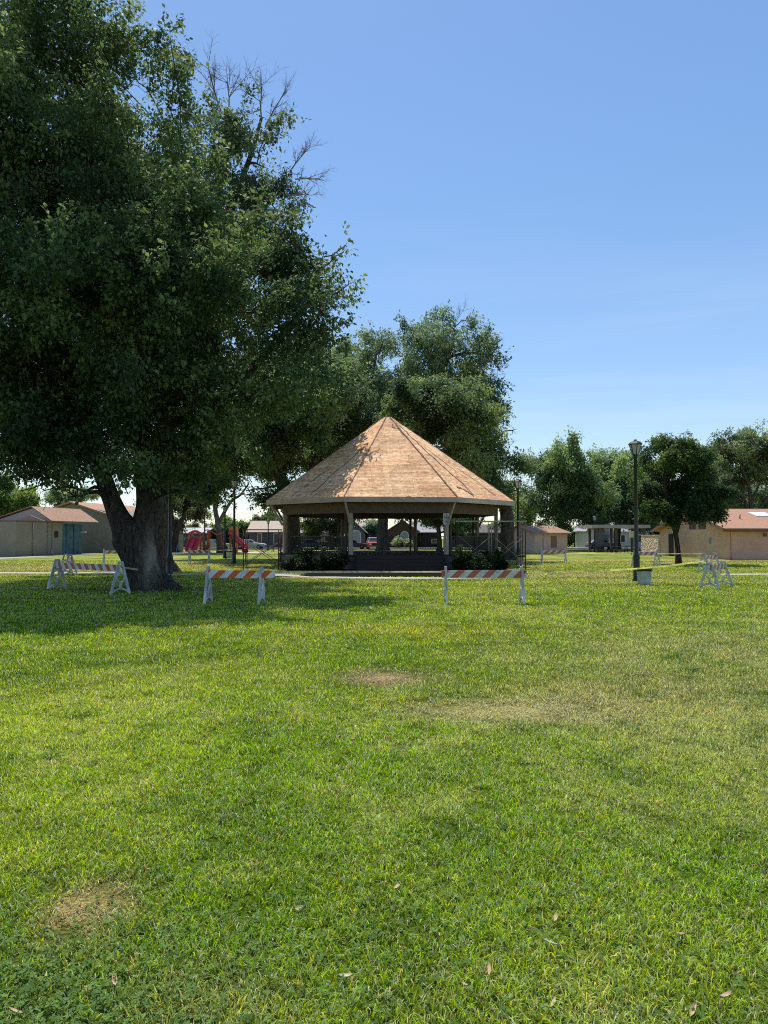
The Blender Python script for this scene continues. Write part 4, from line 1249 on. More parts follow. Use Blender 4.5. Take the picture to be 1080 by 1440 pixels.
# ladder-like loose brace left against it is part of the first frame
# ------------------------------------------------------------------ barricades
def stripe_mat(name, c1, c2, slope, period=.42):
    m, nt = new_mat(name)
    L = nt.links.new
    out = N(nt, 'ShaderNodeOutputMaterial'); b = N(nt, 'ShaderNodeBsdfPrincipled', Roughness=.45)
    tc = N(nt, 'ShaderNodeTexCoord'); sx = N(nt, 'ShaderNodeSeparateXYZ'); L(tc.outputs['Object'], sx.inputs[0])
    a = N(nt, 'ShaderNodeMath', operation='MULTIPLY_ADD'); L(sx.outputs['Z'], a.inputs[0]); a.inputs[1].default_value = -slope; L(sx.outputs['X'], a.inputs[2])
    d = N(nt, 'ShaderNodeMath', operation='DIVIDE'); L(a.outputs[0], d.inputs[0]); d.inputs[1].default_value = period
    f = N(nt, 'ShaderNodeMath', operation='FRACT'); L(d.outputs[0], f.inputs[0])
    g_ = N(nt, 'ShaderNodeMath', operation='GREATER_THAN'); L(f.outputs[0], g_.inputs[0]); g_.inputs[1].default_value = .5
    mx = N(nt, 'ShaderNodeMix', data_type='RGBA'); L(g_.outputs[0], mx.inputs[0]); mx.inputs[6].default_value = (*c1, 1); mx.inputs[7].default_value = (*c2, 1)
    n = N(nt, 'ShaderNodeTexNoise', Scale=5.0, Detail=6.0, Roughness=.7); L(tc.outputs['Object'], n.inputs['Vector'])
    r = ramp(nt, [(.36, (.42, .40, .37)), (.47, (.86, .85, .83)), (.60, (1, 1, 1))]); L(n.outputs['Fac'], r.inputs[0])
    m2 = N(nt, 'ShaderNodeMix', data_type='RGBA', blend_type='MULTIPLY'); m2.inputs[0].default_value = .8
    L(mx.outputs[2], m2.inputs[6]); L(r.outputs[0], m2.inputs[7]); L(m2.outputs[2], b.inputs['Base Color']); L(b.outputs[0], out.inputs[0])
    return m


ST_OR = stripe_mat('orange stripes', (.80, .80, .82), (.82, .13, .02), 1.0)
ST_BR = stripe_mat('shade dulled red stripes', (.62, .61, .58), (.46, .12, .06), 1.0)  # brown-red and grey tones put shade into the striping colour
ST_BL = stripe_mat('shade dulled red stripes back', (.66, .64, .61), (.42, .08, .055), -.8)  # shade painted into these stripes too, slope reversed
white_plastic = mat('white plastic', (.72, .72, .69), .55, .16, 6, .1, spec=.35, dirt=.45)


def end_frame(parent, x, H=1.0, W=.66):
    """plastic A-frame with ring, centre strut and arched foot; lies in the local YZ plane"""
    mb = MB(); T = .055
    for sg in (-1, 1):
        mb.bar((x, sg * W / 2, 0), (x, sg * .045, H), T, .075, up=(0, 1, 0))
    mb.box((x, 0, H - .035), (T + .004, .14, .07))
    n = 20; R = .115; zc = .52
    ro = R + .045
    vs = []
    for i_ in range(n):
        a = 2 * pi * i_ / n
        for rr, xx in ((R, -1), (ro, -1), (ro, 1), (R, 1)):
            vs.append((x + xx * T * .42, cos(a) * rr, zc + sin(a) * rr))
    fs = []
    for i_ in range(n):
        j = (i_ + 1) % n
        for q in range(4):
            fs.append((i_ * 4 + q, i_ * 4 + (q + 1) % 4, j * 4 + (q + 1) % 4, j * 4 + q))
    mb.add(vs, fs)
    mb.bar((x, 0, .16), (x, 0, zc - ro + .01), T * .8, .07, up=(0, 1, 0))
    k = 8
    pts = [(x, (-.5 + i_ / k) * (W - .08), .07 + .11 * (1 - (2 * i_ / k - 1) ** 2)) for i_ in range(k + 1)]
    for i_ in range(k):
        mb.bar(pts[i_], pts[i_ + 1], T * .8, .06, up=(0, 0, 1))
    mb.bar((x, -.13, .70), (x, .13, .70), T * .8, .05)
    for zz in (.76, .84):
        mb.tube([(x - T * .8, 0, zz), (x + T * .8, 0, zz)], .014, 8)
    return mb.build('end_frame', white_plastic, parent, .006)


def barricade(label, a, b_, mat_, over=(.1, .1), H=1.0, W=.66, front=-1, group='striped barricades round the bandstand'):
    """a, b_: ground points under the two end frames"""
    a = np.array(a); b_ = np.array(b_); d = b_ - a; ln = np.linalg.norm(d)
    t = thing('barricade', label, 'barricade', a, atan2(d[1], d[0]), group)
    end_frame(t, 0, H, W); end_frame(t, ln, H, W)
    mb = MB(); mb.box((ln / 2 + (over[1] - over[0]) / 2, front * .0, 0), (ln + over[0] + over[1], .032, .205))
    r_ = mb.build('rail', mat_, t, .004)
    r_.location = (0, front * .062, H * .80)
    return t


barricade('barricade with vivid orange stripes, its board jutting out past one leg, in tree shade', G(292.5, 849), G(367.5, 849.5), ST_OR, (-.02, .38))
barricade('sunlit front barricade with brown-red striped board, right of the bandstand steps', G(627, 849), G(734, 849), ST_BR, (.12, .12))
barricade('slanting barricade beside the big leaning trunk, red stripes sloping backward', G(80, 828.5), G(169, 836), ST_BL, (0, .1), 1.03)
barricade('barricade seen end-on behind the slanting one near the big trunk', G(98, 811), G(92, 808), ST_BR, (.05, .05))
barricade('barricade half hidden behind the big trunk, by the teal painted wall', G(146, 794), G(173, 793.5), ST_BR, (-.05, .1))
barricade('small distant barricade in front of the playground slides', G(266.5, 792), G(294, 792), ST_BL, (.1, .1))
barricade('distant barricade in front of the small tan shed', G(762, 793), G(795, 793), ST_BR, (.0, .0))
barricade('barricade behind the near lamp post and trash can', G(893, 797.5), G(924, 797), ST_BR, (-.1, -.05))
barricade('barricade standing behind another at right, its frame pair near the slim tree', G(990, 806.5), G(1005, 805.2), ST_BR, (.0, .1))
barricade('grey shaded barricade seen end-on at right, ring holes facing the lawn', G(998, 828), G(1017, 824.8), ST_BR, (.1, .05), .92)

# ------------------------------------------------------------------ caution tape
def tape_mat():
    m, nt = new_mat('caution tape')
    L = nt.links.new
    out = N(nt, 'ShaderNodeOutputMaterial'); b = N(nt, 'ShaderNodeBsdfPrincipled', Roughness=.4)
    at = N(nt, 'ShaderNodeAttribute', attribute_name='Col')
    L(at.outputs['Color'], b.inputs['Base Color'])
    t = N(nt, 'ShaderNodeBsdfTranslucent'); L(at.outputs['Color'], t.inputs[0])
    mx = N(nt, 'ShaderNodeMixShader', Fac=.45); L(b.outputs[0], mx.inputs[1]); L(t.outputs[0], mx.inputs[2]); L(mx.outputs[0], out.inputs[0])
    return m


TAPE = tape_mat()


def tape(label, a, b_, sag, tint=(.85, .72, .05), seed=0, width=.055):
    a = np.array(a, float); b_ = np.array(b_, float)
    ln = np.linalg.norm(b_ - a); n = max(20, int(ln / .05))
    rr = np.random.default_rng(seed)
    t = np.linspace(0, 1, n + 1)
    p_ = a + (b_ - a) * t[:, None]; p_[:, 2] -= sag * 4 * t * (1 - t)
    d = (b_ - a) / ln; sd = np.cross(d, (0, 0, 1)); sd /= np.linalg.norm(sd)
    tw = .5 * np.sin(t * ln * .55 + seed) + .4 * np.sin(t * ln * 1.3 + 2 * seed)
    up = np.cos(tw)[:, None] * np.array((0, 0, 1)) + np.sin(tw)[:, None] * sd
    V = np.vstack([p_ + up * width / 2, p_, p_ - up * width / 2])
    i_ = np.arange(n)
    Q = np.vstack([np.c_[i_, i_ + 1, i_ + 1 + n + 1, i_ + n + 1], np.c_[i_ + n + 1, i_ + n + 2, i_ + 2 * n + 3, i_ + 2 * n + 2]])
    c = np.tile(np.array(tint), (len(V), 1)) * rr.uniform(.9, 1.05, len(V))[:, None]
    dash = ((t * ln) % .9 < .42) & ((t * ln * 9 + .3 * np.sin(t * 90)) % 1 < .55)
    c[n + 1:2 * n + 2][dash] = np.array(tint) * .35
    o = link('caution_tape', np_mesh('caution_tape', V, Q, c, True), TAPE)
    tag(o, label, 'tape', 'yellow caution tape strung round the bandstand')


def at(px, py, h):      # point h above ground point under pixel
    g = G(px, py); return (g[0], g[1], h)


cream = (.78, .70, .42)
tape('tape from the slanting barricade past the big trunk to the dark pole', at(169, 836, .86), at(240, 819, .30), .0, (.72, .66, .30), 1)
tape('tape from the dark pole to the orange striped barricade', at(240, 819, .30), at(292.5, 849, .86), .02, (.62, .58, .3), 2)
tape('tape stretched across the front of the bandstand between the two front barricades', at(387, 849.5, .86), at(622, 849, .86), .0, cream, 3)
tape('long bright yellow tape from the front barricade to the grey end-on barricade', at(737, 849, .87), at(990, 827, .95), .12, (.80, .76, .20), 4, .058)
tape('tape between the lamp post barricade and the pair at right', at(924, 797, .78), at(990, 806.5, .98), .0, (.85, .78, .35), 5)
tape('thin far tape from the shed barricade to the lamp post barricade', at(795, 793, .80), at(893, 797.5, .85), .03, (.88, .80, .2), 6)
tape('short far tape by the playground barricade running to the lamps', at(296, 792, .9), at(330, 793, 1.0), .05, cream, 7)

# ------------------------------------------------------------------ lamps
lamp_metal = mat('dark green lamp metal', (.012, .017, .016), .4, .3, 7, .05, spec=.5)
lamp_glass = mat('frosted lamp glass', (.46, .45, .40), .35, .08, 4, 0, spec=.5)


def make_lamp(H):
    root = thing('street_lamp', 'x', 'lamp post')
    zl = H - .72
    mb = MB()
    mb.lathe([(.17, 0), (.17, .10), (.135, .16), (.12, .9), (.13, .95), (.13, 1.02), (.085, 1.12), (.078, 2.5), (.062, zl - .05), (.085, zl - .03), (.085, zl + .02), (.05, zl + .05)], 16, cap=(True, True))
    mb.tube([(-.26, 0, zl - .22), (.26, 0, zl - .22)], .016, 8)
    mb.build('pole', lamp_metal, root)
    lan = MB()
    lan.lathe([(.07, zl + .03), (.12, zl + .06), (.12, zl + .1)], 6, cap=(True, True), smooth=False)
    for i_ in range(6):
        a = pi / 6 + i_ * pi / 3
        lan.bar((.12 * cos(a), .12 * sin(a), zl + .09), (.245 * cos(a), .245 * sin(a), zl + .50), .022)
    lan.lathe([(.262, zl + .49), (.285, zl + .50), (.285, zl + .525), (.20, zl + .61), (.10, zl + .645), (.06, zl + .66), (.06, zl + .70), (.03, zl + .72)], 6, cap=(True, True), smooth=False, rot=pi / 6)
    ln = lan.build('lantern', lamp_metal, root)
    gl = MB(); gl.lathe([(.105, zl + .10), (.228, zl + .49)], 6, cap=(True, True), smooth=False, rot=pi / 6)
    gl.build('glass', lamp_glass, ln)
    return root


lamps = [((895.5, 818), 5.75, 'near black lamp post with glass lantern rising beside the trash can'),
         ((329, 793), 5.85, 'tall lamp post right of the playground, left of the bandstand'),
         ((316, 785), 4.55, 'shorter lamp post in front of the forked pale trunk'),
         ((729, 794), 5.6, 'lamp post close behind the right eave of the bandstand'),
         ((836.5, 776), 4.4, 'small far lamp post by the picnic shelter'),
         ((287.5, 776.5), 5.2, 'thin far lamp post behind the pink double slide'),
         ((377, 774), 4.2, 'far lamp post before the tan roofed house'),
         ((238.5, 819), 5.75, 'dark pole just right of the two big trunks, its lantern lost in leaves')]
cache = {}
for (px, py), H, lb in lamps:
    key = round(H, 1)
    if key in cache:
        o = copy_tree(cache[key])
    else:
        o = make_lamp(H); cache[key] = o
    o.location = G(px, py); o['label'] = lb; o['group'] = 'park lamp posts'

# ------------------------------------------------------------------ trash cans
def make_can():
    root = thing('trash_can', 'x', 'trash can')
    mb = MB()
    mb.lathe([(.205, 0), (.225, .01), (.24, .2), (.275, .60), (.285, .61), (.285, .63), (.262, .63), (.24, .55), (.2, .06), (.0, .05)], 28, cap=(True, False))
    mb.build('bin', mat('grey green bin plastic', (.54, .58, .55), .55, .15, 5, .05, dirt=.3), root)
    mb = MB()
    pr = []
    n = 28; vs = []; prof = [(.289, .52, 1), (.297, .57, .6), (.299, .645, 0), (.27, .655, 0), (.235, .5, 0)]
    for r_, z, jit in prof:
        for i_ in range(n):
            a = 2 * pi * i_ / n
            q = .05 * jit * (vnoise(np.array([i_ * .9]), np.array([3.3]))[0] - .3)
            vs.append((r_ * cos(a), r_ * sin(a), z + q))
    fs = [(j * n + i_, j * n + (i_ + 1) % n, (j + 1) * n + (i_ + 1) % n, (j + 1) * n + i_) for j in range(4) for i_ in range(n)]
    mb.add(vs, fs, 0, True)
    mb.build('liner', mat('black bin liner', (.012, .012, .013), .35, .2, 8, .1, spec=.5), root)
    mb = MB(); 
    for z in (.16, .34):
        mb.lathe([(.243 + .09 * (z - .2) * 1.0, z), (.251 + .09 * (z - .2), z + .012), (.245 + .09 * (z - .2), z + .03)], 28)
    mb.build('rib', mat('grey green bin plastic', (.54, .58, .55)), root)
    return root


can = make_can(); can.location = G(906, 823); can['label'] = 'grey-green trash can with black liner at the foot of the near lamp post'
can['group'] = 'park trash cans'
for (px, py), lb in (((322.5, 785), 'grey trash can beside the shorter lamp by the playground'), ((732, 795), 'grey trash can beside the lamp behind the scaffold')):
    o = copy_tree(can); o.location = G(px, py); o['label'] = lb

# ------------------------------------------------------------------ buildings
tan_wall = mat('tan block wall', (.74, .465, .34), .9, .07, 1.2, .04, bscale=12, dirt=.08, blocks=True)
brown_roof = mat('brown shingle roof', (.45, .24, .145), .9, .30, 9, .4, bscale=25, stretch=(.6, 2, 2))
fascia_brown = mat('brown fascia', (.20, .12, .085), .7, .15, 4, .05)
glass_dark = mat('dark window glass', (.03, .035, .04), .12, .2, 3, 0, spec=.6)
white_paint = mat('white paint', (.70, .69, .65), .6, .08, 3, .03)
teal = mat('teal mural paint', (.09, .16, .19), .7, .45, 1.6, .05)


def gable_roof(mb, x0, x1, y0, y1, ze, zr, axis, ov=.45, th=.14, mi=0):
    """two sloped slabs over a rectangle; ridge along axis"""
    if axis == 'y':
        xm = (x0 + x1) / 2; sl_ = (zr - ze) / (xm - x0)
        for sg, xe in ((-1, x0 - ov), (1, x1 + ov)):
            z_e = ze - sl_ * ov
            q = [(xe, z_e), (xm, zr), (xm, zr + th), (xe, z_e + th)]
            mb.prism(q, 'y', y0 - ov, y1 + ov, mi)
    else:
        ym = (y0 + y1) / 2; sl_ = (zr - ze) / (ym - y0)
        for sg, ye in ((-1, y0 - ov), (1, y1 + ov)):
            z_e = ze - sl_ * ov
            q = [(ye, z_e), (ym, zr), (ym, zr + th), (ye, z_e + th)]
            mb.prism(q, 'x', x0 - ov, x1 + ov, mi)


# restroom block on the right: ridge along X, gable faces the lawn
bx, by = 27.2, 58.5
rb = thing('restroom_building', 'tan block restroom building with brown shingle gable roof at the right edge', 'building', (bx, by, 0))
Wd, Ln, ZE, ZR = 14.5, 24.0, 2.43, 4.15
mb = MB()
mb.prism([(0, -.1), (Wd, -.1), (Wd, ZE), (Wd / 2, ZR - .05), (0, ZE)], 'x', 0, Ln)
wall = mb.build('wall', tan_wall, rb)
mb = MB(); gable_roof(mb, 0, Ln, 0, Wd, ZE + .03, ZR, 'x', .55)
rf = mb.build('roof', brown_roof, rb)
sl_ = (ZR - ZE) / (Wd / 2)
for x_ in (4.2, 8.6):
    mb = MB()
    y_ = 4.6
    q = [(x_, y_ - .8, ZE + sl_ * (y_ - .8) + .24), (x_ + 1.5, y_ - .8, ZE + sl_ * (y_ - .8) + .24), (x_ + 1.5, y_ + .8, ZE + sl_ * (y_ + .8) + .24), (x_, y_ + .8, ZE + sl_ * (y_ + .8) + .24)]
    mb.add(q + [(a_, b2, c2 - .2) for a_, b2, c2 in q], [(0, 1, 2, 3), (0, 1, 5, 4), (1, 2, 6, 5), (2, 3, 7, 6), (3, 0, 4, 7)])
    mb.build('skylight', white_paint, rf)
mb = MB()
for sgn in (0, 1):
    ya, yb = (-.55, Wd / 2) if sgn == 0 else (Wd + .55, Wd / 2)
    za, zb = ZE + .03 - sl_ * .55, ZR
    mb.add([(-.60, ya, za - .12), (-.60, yb, zb - .12), (-.60, yb, zb + .16), (-.60, ya, za + .16), (-.557, ya, za - .12), (-.557, yb, zb - .12), (-.557, yb, zb + .16), (-.557, ya, za + .16)], [(0, 1, 2, 3), (7, 6, 5, 4), (0, 4, 5, 1), (2, 6, 7, 3)])
mb.build('barge_board', fascia_brown, rf)
mb = MB(); mb.box((Ln / 2, -.575, ZE - .12), (Ln + 1.1, .04, .2)); mb.build('eave_board', fascia_brown, rf)
for y0, y1 in ((4.0, 5.5), (5.9, 7.4)):
    mb = MB()
    zz = lambda yy: ZE + sl_ * yy - .28
    mb.prism([(y0, 2.45), (y1, 2.45), (y1, zz(y1)), (y0, zz(y0))], 'x', -.012, .05)
    mb.build('window', mat('gable window', (.10, .055, .04), .4, .3, 3, 0), rb)
mb = MB(); mb.box((-.01, 5.7, 3.0), (.06, .22, 1.1)); mb.build('window_post', tan_wall, rb)
mb = MB(); mb.box((-.012, 11.6, 1.05), (.05, 1.15, 2.1)); mb.build('door', mat('dark doorway', (.012, .01, .01), .6), rb)  # near-black panel painted as the darkness of the open entrance
mb = MB(); mb.box((6.1, -.015, 1.04), (1.0, .05, 2.08)); dr = mb.build('door', mat('slate door', (.14, .16, .18), .5, .1), rb); dr['label'] = 'slate grey door'
mb = MB(); mb.box((2.9, -.08, 1.95), (.22, .16, .24)); mb.build('wall_lamp', fascia_brown, rb, .02)
mb = MB(); mb.box((11.5, -.015, 1.04), (1.0, .05, 2.08)); mb.build('door', mat('slate door', (.14, .16, .18), .5, .1), rb)
mb = MB(); mb.box((Ln / 2, -.63, ZE - .10), (Ln + 1.0, .10, .10)); mb.build('gutter', fascia_brown, rf)
mb = MB(); mb.tube([(.22, -.05, 0), (.22, -.05, ZE - .25), (.22, -.55, ZE - .12)], .035, 8); mb.build('downpipe', tan_wall, rb)
for x_, y_ in ((2.4, 3.0), (6.4, 5.6), (11, 3.6)):
    mb = MB(); mb.tube([(x_, y_, ZE + sl_ * y_), (x_, y_, ZE + sl_ * y_ + .55)], .06, 8); mb.build('vent_pipe', mat('galvanised', (.3, .3, .3), .5), rf)
mb = MB(); mb.box((-.03, 3.2, 1.5), (.06, .35, .5)); mb.build('electric_box', mat('grey box', (.3, .3, .29), .5), rb)
# rough screen wall by its entrance
g = G(913, 783)
blk, nt = new_mat('split face block')
L = nt.links.new
out = N(nt, 'ShaderNodeOutputMaterial'); b = N(nt, 'ShaderNodeBsdfPrincipled', Roughness=.9)
tc = N(nt, 'ShaderNodeTexCoord'); vo = N(nt, 'ShaderNodeTexVoronoi', Scale=4.5); L(tc.outputs['Object'], vo.inputs['Vector'])
r = ramp(nt, [(0, (.30, .17, .11)), (.35, (.60, .42, .31)), (.8, (.74, .58, .46))]); L(vo.outputs['Distance'], r.inputs[0]); L(r.outputs[0], b.inputs['Base Color'])
bp = N(nt, 'ShaderNodeBump', Strength=1.0, Distance=.15); L(vo.outputs['Distance'], bp.inputs['Height']); L(bp.outputs[0], b.inputs['Normal']); L(b.outputs[0], out.inputs[0])
mb = MB(); mb.box((0, 0, .95), (4.0, .22, 1.95)); mb.box((.0, 0, 1.95), (4.08, .28, .08)); mb.box((2.0, 0, .96), (.14, .30, 1.98))
o = mb.build('screen_wall', blk); o.location = (24.5, 68.0, 0); o.rotation_euler = (0, 0, radians(-88))
tag(o, 'rough split-face block screen wall before the dark restroom doorway', 'wall')

# small tan shed
g = G(798, 777)
sh = thing('shed', 'small tan windowed shed with low brown gable roof beyond the lawn', 'shed', g, radians(33))
Wd2, Ln2 = 5.0, 5.2
mb = MB(); mb.prism([(0, -.1), (Wd2, -.1), (Wd2, 2.25), (Wd2 / 2, 2.95), (0, 2.25)], 'x', -Ln2, 0); mb.build('wall', mat('shed wall', (.74, .50, .39), .9, .06, 1.5, .04, blocks=True), sh)
mb = MB(); gable_roof(mb, -Ln2, 0, 0, Wd2, 2.28, 3.0, 'x', .4, .1); rf = mb.build('roof', mat('shed shingles', (.38, .23, .15), .9, .25, 7, .3), sh)
for x_ in (-3.8, -1.4, -.6):
    mb = MB(); mb.tube([(x_, 1.6, 2.6), (x_, 1.6, 3.1)], .09, 8); mb.build('vent_pipe', white_paint, rf)
mb = MB(); mb.box((-2.2, -.02, 1.25), (.9, .05, 1.3)); wi = mb.build('window', mat('shed shutter', (.27, .17, .13), .7), sh)
mb = MB(); mb.box((-3.9, -.02, 1.0), (.05, .03, 2.2)); mb.build('downpipe', fascia_brown, sh)
mb = MB(); mb.prism([(.25, 2.29), (Wd2 - .25, 2.29), (Wd2 / 2, 2.9)], 'x', .0, .03); mb.build('gable_board', mat('dark gable', (.12, .07, .055), .8), sh)
for y_ in (1.1, 3.9):
    mb = MB(); mb.tube([(.9, y_, 0), (.9, y_, .85)], .09, 8); mb.build('bollard', black_metal, sh)

# picnic shelter
g = G(870, 778)
ps = thing('picnic_shelter', 'open flat roofed picnic shelter with dark posts beyond the lawn', 'shelter', (g[0], g[1], 0), radians(0))
mb = MB(); mb.box((.2, 2.2, 2.95), (6.4, 5.2, .36)); mb.build('roof', mat('shelter fascia', (.40, .34, .30), .8, .15, 2), ps)
for x_, y_, w_ in ((-2.0, 0.2, .9), (-2.0, 4.2, .25), (-.2, .2, .25), (2.9, .2, .25), (2.9, 4.2, .25), (.5, 4.2, .25)):
    mb = MB(); mb.box((x_, y_, 1.38), (w_, .25, 2.78)); mb.build('post', mat('dark shelter post', (.11, .10, .095), .8), ps)


def make_table():
    t = thing('picnic_table', 'x', 'picnic table')
    mb = MB(); mb.box((0, 0, .74), (1.9, .75, .05)); mb.build('table_top', mat('dark table plank', (.055, .05, .05), .7), t)
    for s_ in (-1, 1):
        mb = MB(); mb.box((0, s_ * .72, .44), (1.9, .26, .05)); mb.build('bench', mat('dark table plank', (.055, .05, .05), .7), t)
        mb = MB(); mb.bar((s_ * .65, -.7, 0), (s_ * .65, -.25, .72), .06); mb.bar((s_ * .65, .7, 0), (s_ * .65, .25, .72), .06); mb.bar((s_ * .65, -.8, .40), (s_ * .65, .8, .40), .06)
        mb.build('trestle', black_metal, t)
    return t


tb = make_table(); tb.location = G(848, 778); tb['label'] = 'dark picnic table left of the shelter by the far lamp'
for (px, py), lb in (((872, 778.5), 'dark picnic table under the shelter, by its wide post'), ((889, 778.5), 'dark picnic table under the shelter near the small sign'), ((376, 776), 'picnic table on the grass before the tan roofed house'), ((903, 779.3), 'dark picnic table left of the rough screen wall')):
    o = copy_tree(tb); o.location = G(px, py); o['label'] = lb; o['group'] = 'picnic tables'
tb['group'] = 'picnic tables'
g = G(888, 780)
o = thing('park_sign', 'small pale square sign on a post beside the picnic shelter', 'sign', g)
mb = MB(); mb.tube([(0, 0, 0), (0, 0, 2.4)], .045, 8); mb.build('post', black_metal, o)
mb = MB(); mb.box((0, -.06, 2.05), (.42, .03, .62)); mb.build('panel', mat('pale sign', (.62, .56, .38), .6, .1), o)

# left building: low tan wing, tile roof, teal painted wall, taller rear wing
A = G(22, 783); th = atan2(.98, .21) - pi / 2
lb_ = thing('community_building', 'low tan building with red tile roofs and a teal mural at the left edge', 'building', A, th)
stucco = mat('tan stucco', (.34, .29, .235), .9, .08, 1.2, .04, dirt=.12, blocks=True)
tile = mat('red roof tiles', (.44, .26, .165), .85, .3, 6, .2)
# wavy tile material rows
mb = MB(); mb.box((-4.5, 3.3, 1.58), (9, 6.6, 3.26)); w1 = mb.build('wall', stucco, lb_)
mb = MB(); mb.box((-4.2, 8.2, 1.55), (8.4, 3.2, 3.2)); w2 = mb.build('wall', teal, lb_); w2['label'] = 'teal mural wall'
mb = MB(); mb.box((-4.5, 3.3, 3.25), (9.1, 6.7, .10)); mb.build('parapet_cap', fascia_brown, lb_)
mb = MB()
for y_ in (4.3, 5.0):
    mb.box((.012, y_, 1.6), (.03, .05, 3.2))
mb.build('wall_joint', fascia_brown, lb_)
mb = MB(); mb.box((.02, 5.65, 2.05), (.05, .55, .62)); mb.build('wall_plaque', mat('plaque', (.03, .03, .03), .5), lb_)


def tiled(parent, x_e, x_r, z_e, z_r, y0, y1, name='tile_roof'):
    """barrel tile slope: eave at x_e, ridge at x_r, wavy along y"""
    n = int((y1 - y0) / .06); vs = []; fs = []; rows = 10
    for j in range(rows + 1):
        t = j / rows
        for i_ in range(n + 1):
            y_ = y0 + (y1 - y0) * i_ / n
            vs.append((x_e + (x_r - x_e) * t, y_, z_e + (z_r - z_e) * t + .06 * abs(sin(y_ * pi / .26)) + .02 * (1 - (t * rows) % 1)))
    for j in range(rows):
        for i_ in range(n):
            fs.append((j * (n + 1) + i_, j * (n + 1) + i_ + 1, (j + 1) * (n + 1) + i_ + 1, (j + 1) * (n + 1) + i_))
    mb = MB(); mb.add(vs, fs, 0, True)
    return mb.build(name, tile, parent)


tiled(lb_, .55, -1.7, 3.30, 4.70, 4.2, 12.0)
tiled(lb_, -6.5, -1.7, 3.35, 4.72, 4.2, 12.0)
mb = MB(); mb.prism([(-6.3, 3.3), (.3, 3.3), (-1.7, 4.62)], 'y', 4.5, 4.6); mb.build('gable_wall', mat('pale gable', (.44, .42, .39), .9, .08), lb_)
mb = MB(); mb.prism([(-2.7, 3.31), (.5, 3.31), (-1.0, 3.85)], 'y', 3.2, 3.3); mb.build('small_gable', tile, lb_)
mb = MB(); mb.tube([(.05, 2.2, 0), (.05, 2.2, 3.1)], .04, 8); mb.build('downpipe', stucco, lb_)
mb = MB(); mb.box((.06, 5.0, .35), (.12, .4, .5)); mb.build('utility_box', mat('grey box', (.3, .3, .29), .5), lb_)
mb = MB(); mb.box((.08, 9.9, 2.3), (.5, .5, .12)); mb.build('wall_sign', white_paint, lb_)
for y_ in (7.2, 8.4):
    mb = MB(); mb.box((.012, y_, 1.55), (.03, .06, 3.1)); mb.build('gate_post', mat('dark teal steel', (.02, .05, .06), .5), lb_)
# rear wing (same building), its gable faces the lawn
M_ = np.array([[cos(th), -sin(th)], [sin(th), cos(th)]])


def loc_(w_):
    return M_.T @ (np.array(w_)[:2] - A[:2])


c0 = loc_(P(101, 760, 83)); c1 = loc_(P(190, 760, 84))
xl, xr = c0[0] - 5.5, c0[0] + 7.4; yb = c0[1]
mb = MB(); mb.prism([(xl, -.1), (xr, -.1), (xr, 3.9), (c0[0], 5.55), (xl, 3.9)], 'y', yb, yb + 12); mb.build('wall', mat('rear stucco', (.27, .235, .19), .9, .08, 1.2), lb_)
mb = MB(); gable_roof(mb, xl, c0[0] * 2 - xl, yb, yb + 12, 3.95, 5.62, 'y', .5, .16)
mb.build('roof', tile, lb_)
mb = MB(); mb.prism([(c0[0] - 3.4, 4.15), (c0[0] - .2, 4.15), (c0[0] - .2, 5.1)], 'y', yb - .03, yb + .02); mb.build('clerestory', mat('dark recess', (.03, .022, .018), .8), lb_)
dloc = loc_(P(155, 760, 82.8))
mb = MB(); mb.box((dloc[0], dloc[1] - .05, 1.4), (2.1, .3, 2.7)); mb.build('door', mat('cream door', (.55, .52, .46), .6, .05), lb_)
mb = MB(); mb.box((dloc[0] - 1.5, dloc[1] - .5, .9), (.5, .4, .7)); mb.build('meter_box', white_paint, lb_)
g = P(64, 735, 74)
o = thing('antenna_mast', 'thin bare mast rising above the tiled roof of the left building', 'mast', (g[0], 74, 0))
mb = MB(); mb.tube([(0, 0, 0), (0, 0, 8.0)], [.05, .03], 8); mb.build('pole', mat('galvanised', (.3, .3, .3), .5), o)
g = P(36.5, 735, 140)
o = thing('utility_pole', 'wooden utility pole with crossarm above the trees at far left', 'utility pole', (g[0], 140, 0))
mb = MB(); mb.tube([(0, 0, 0), (0, 0, 13.2)], [.16, .11], 8); mb.build('pole', brown, o)
mb = MB(); mb.box((.3, 0, 12.3), (2.4, .12, .12)); mb.build('crossarm', brown, o)


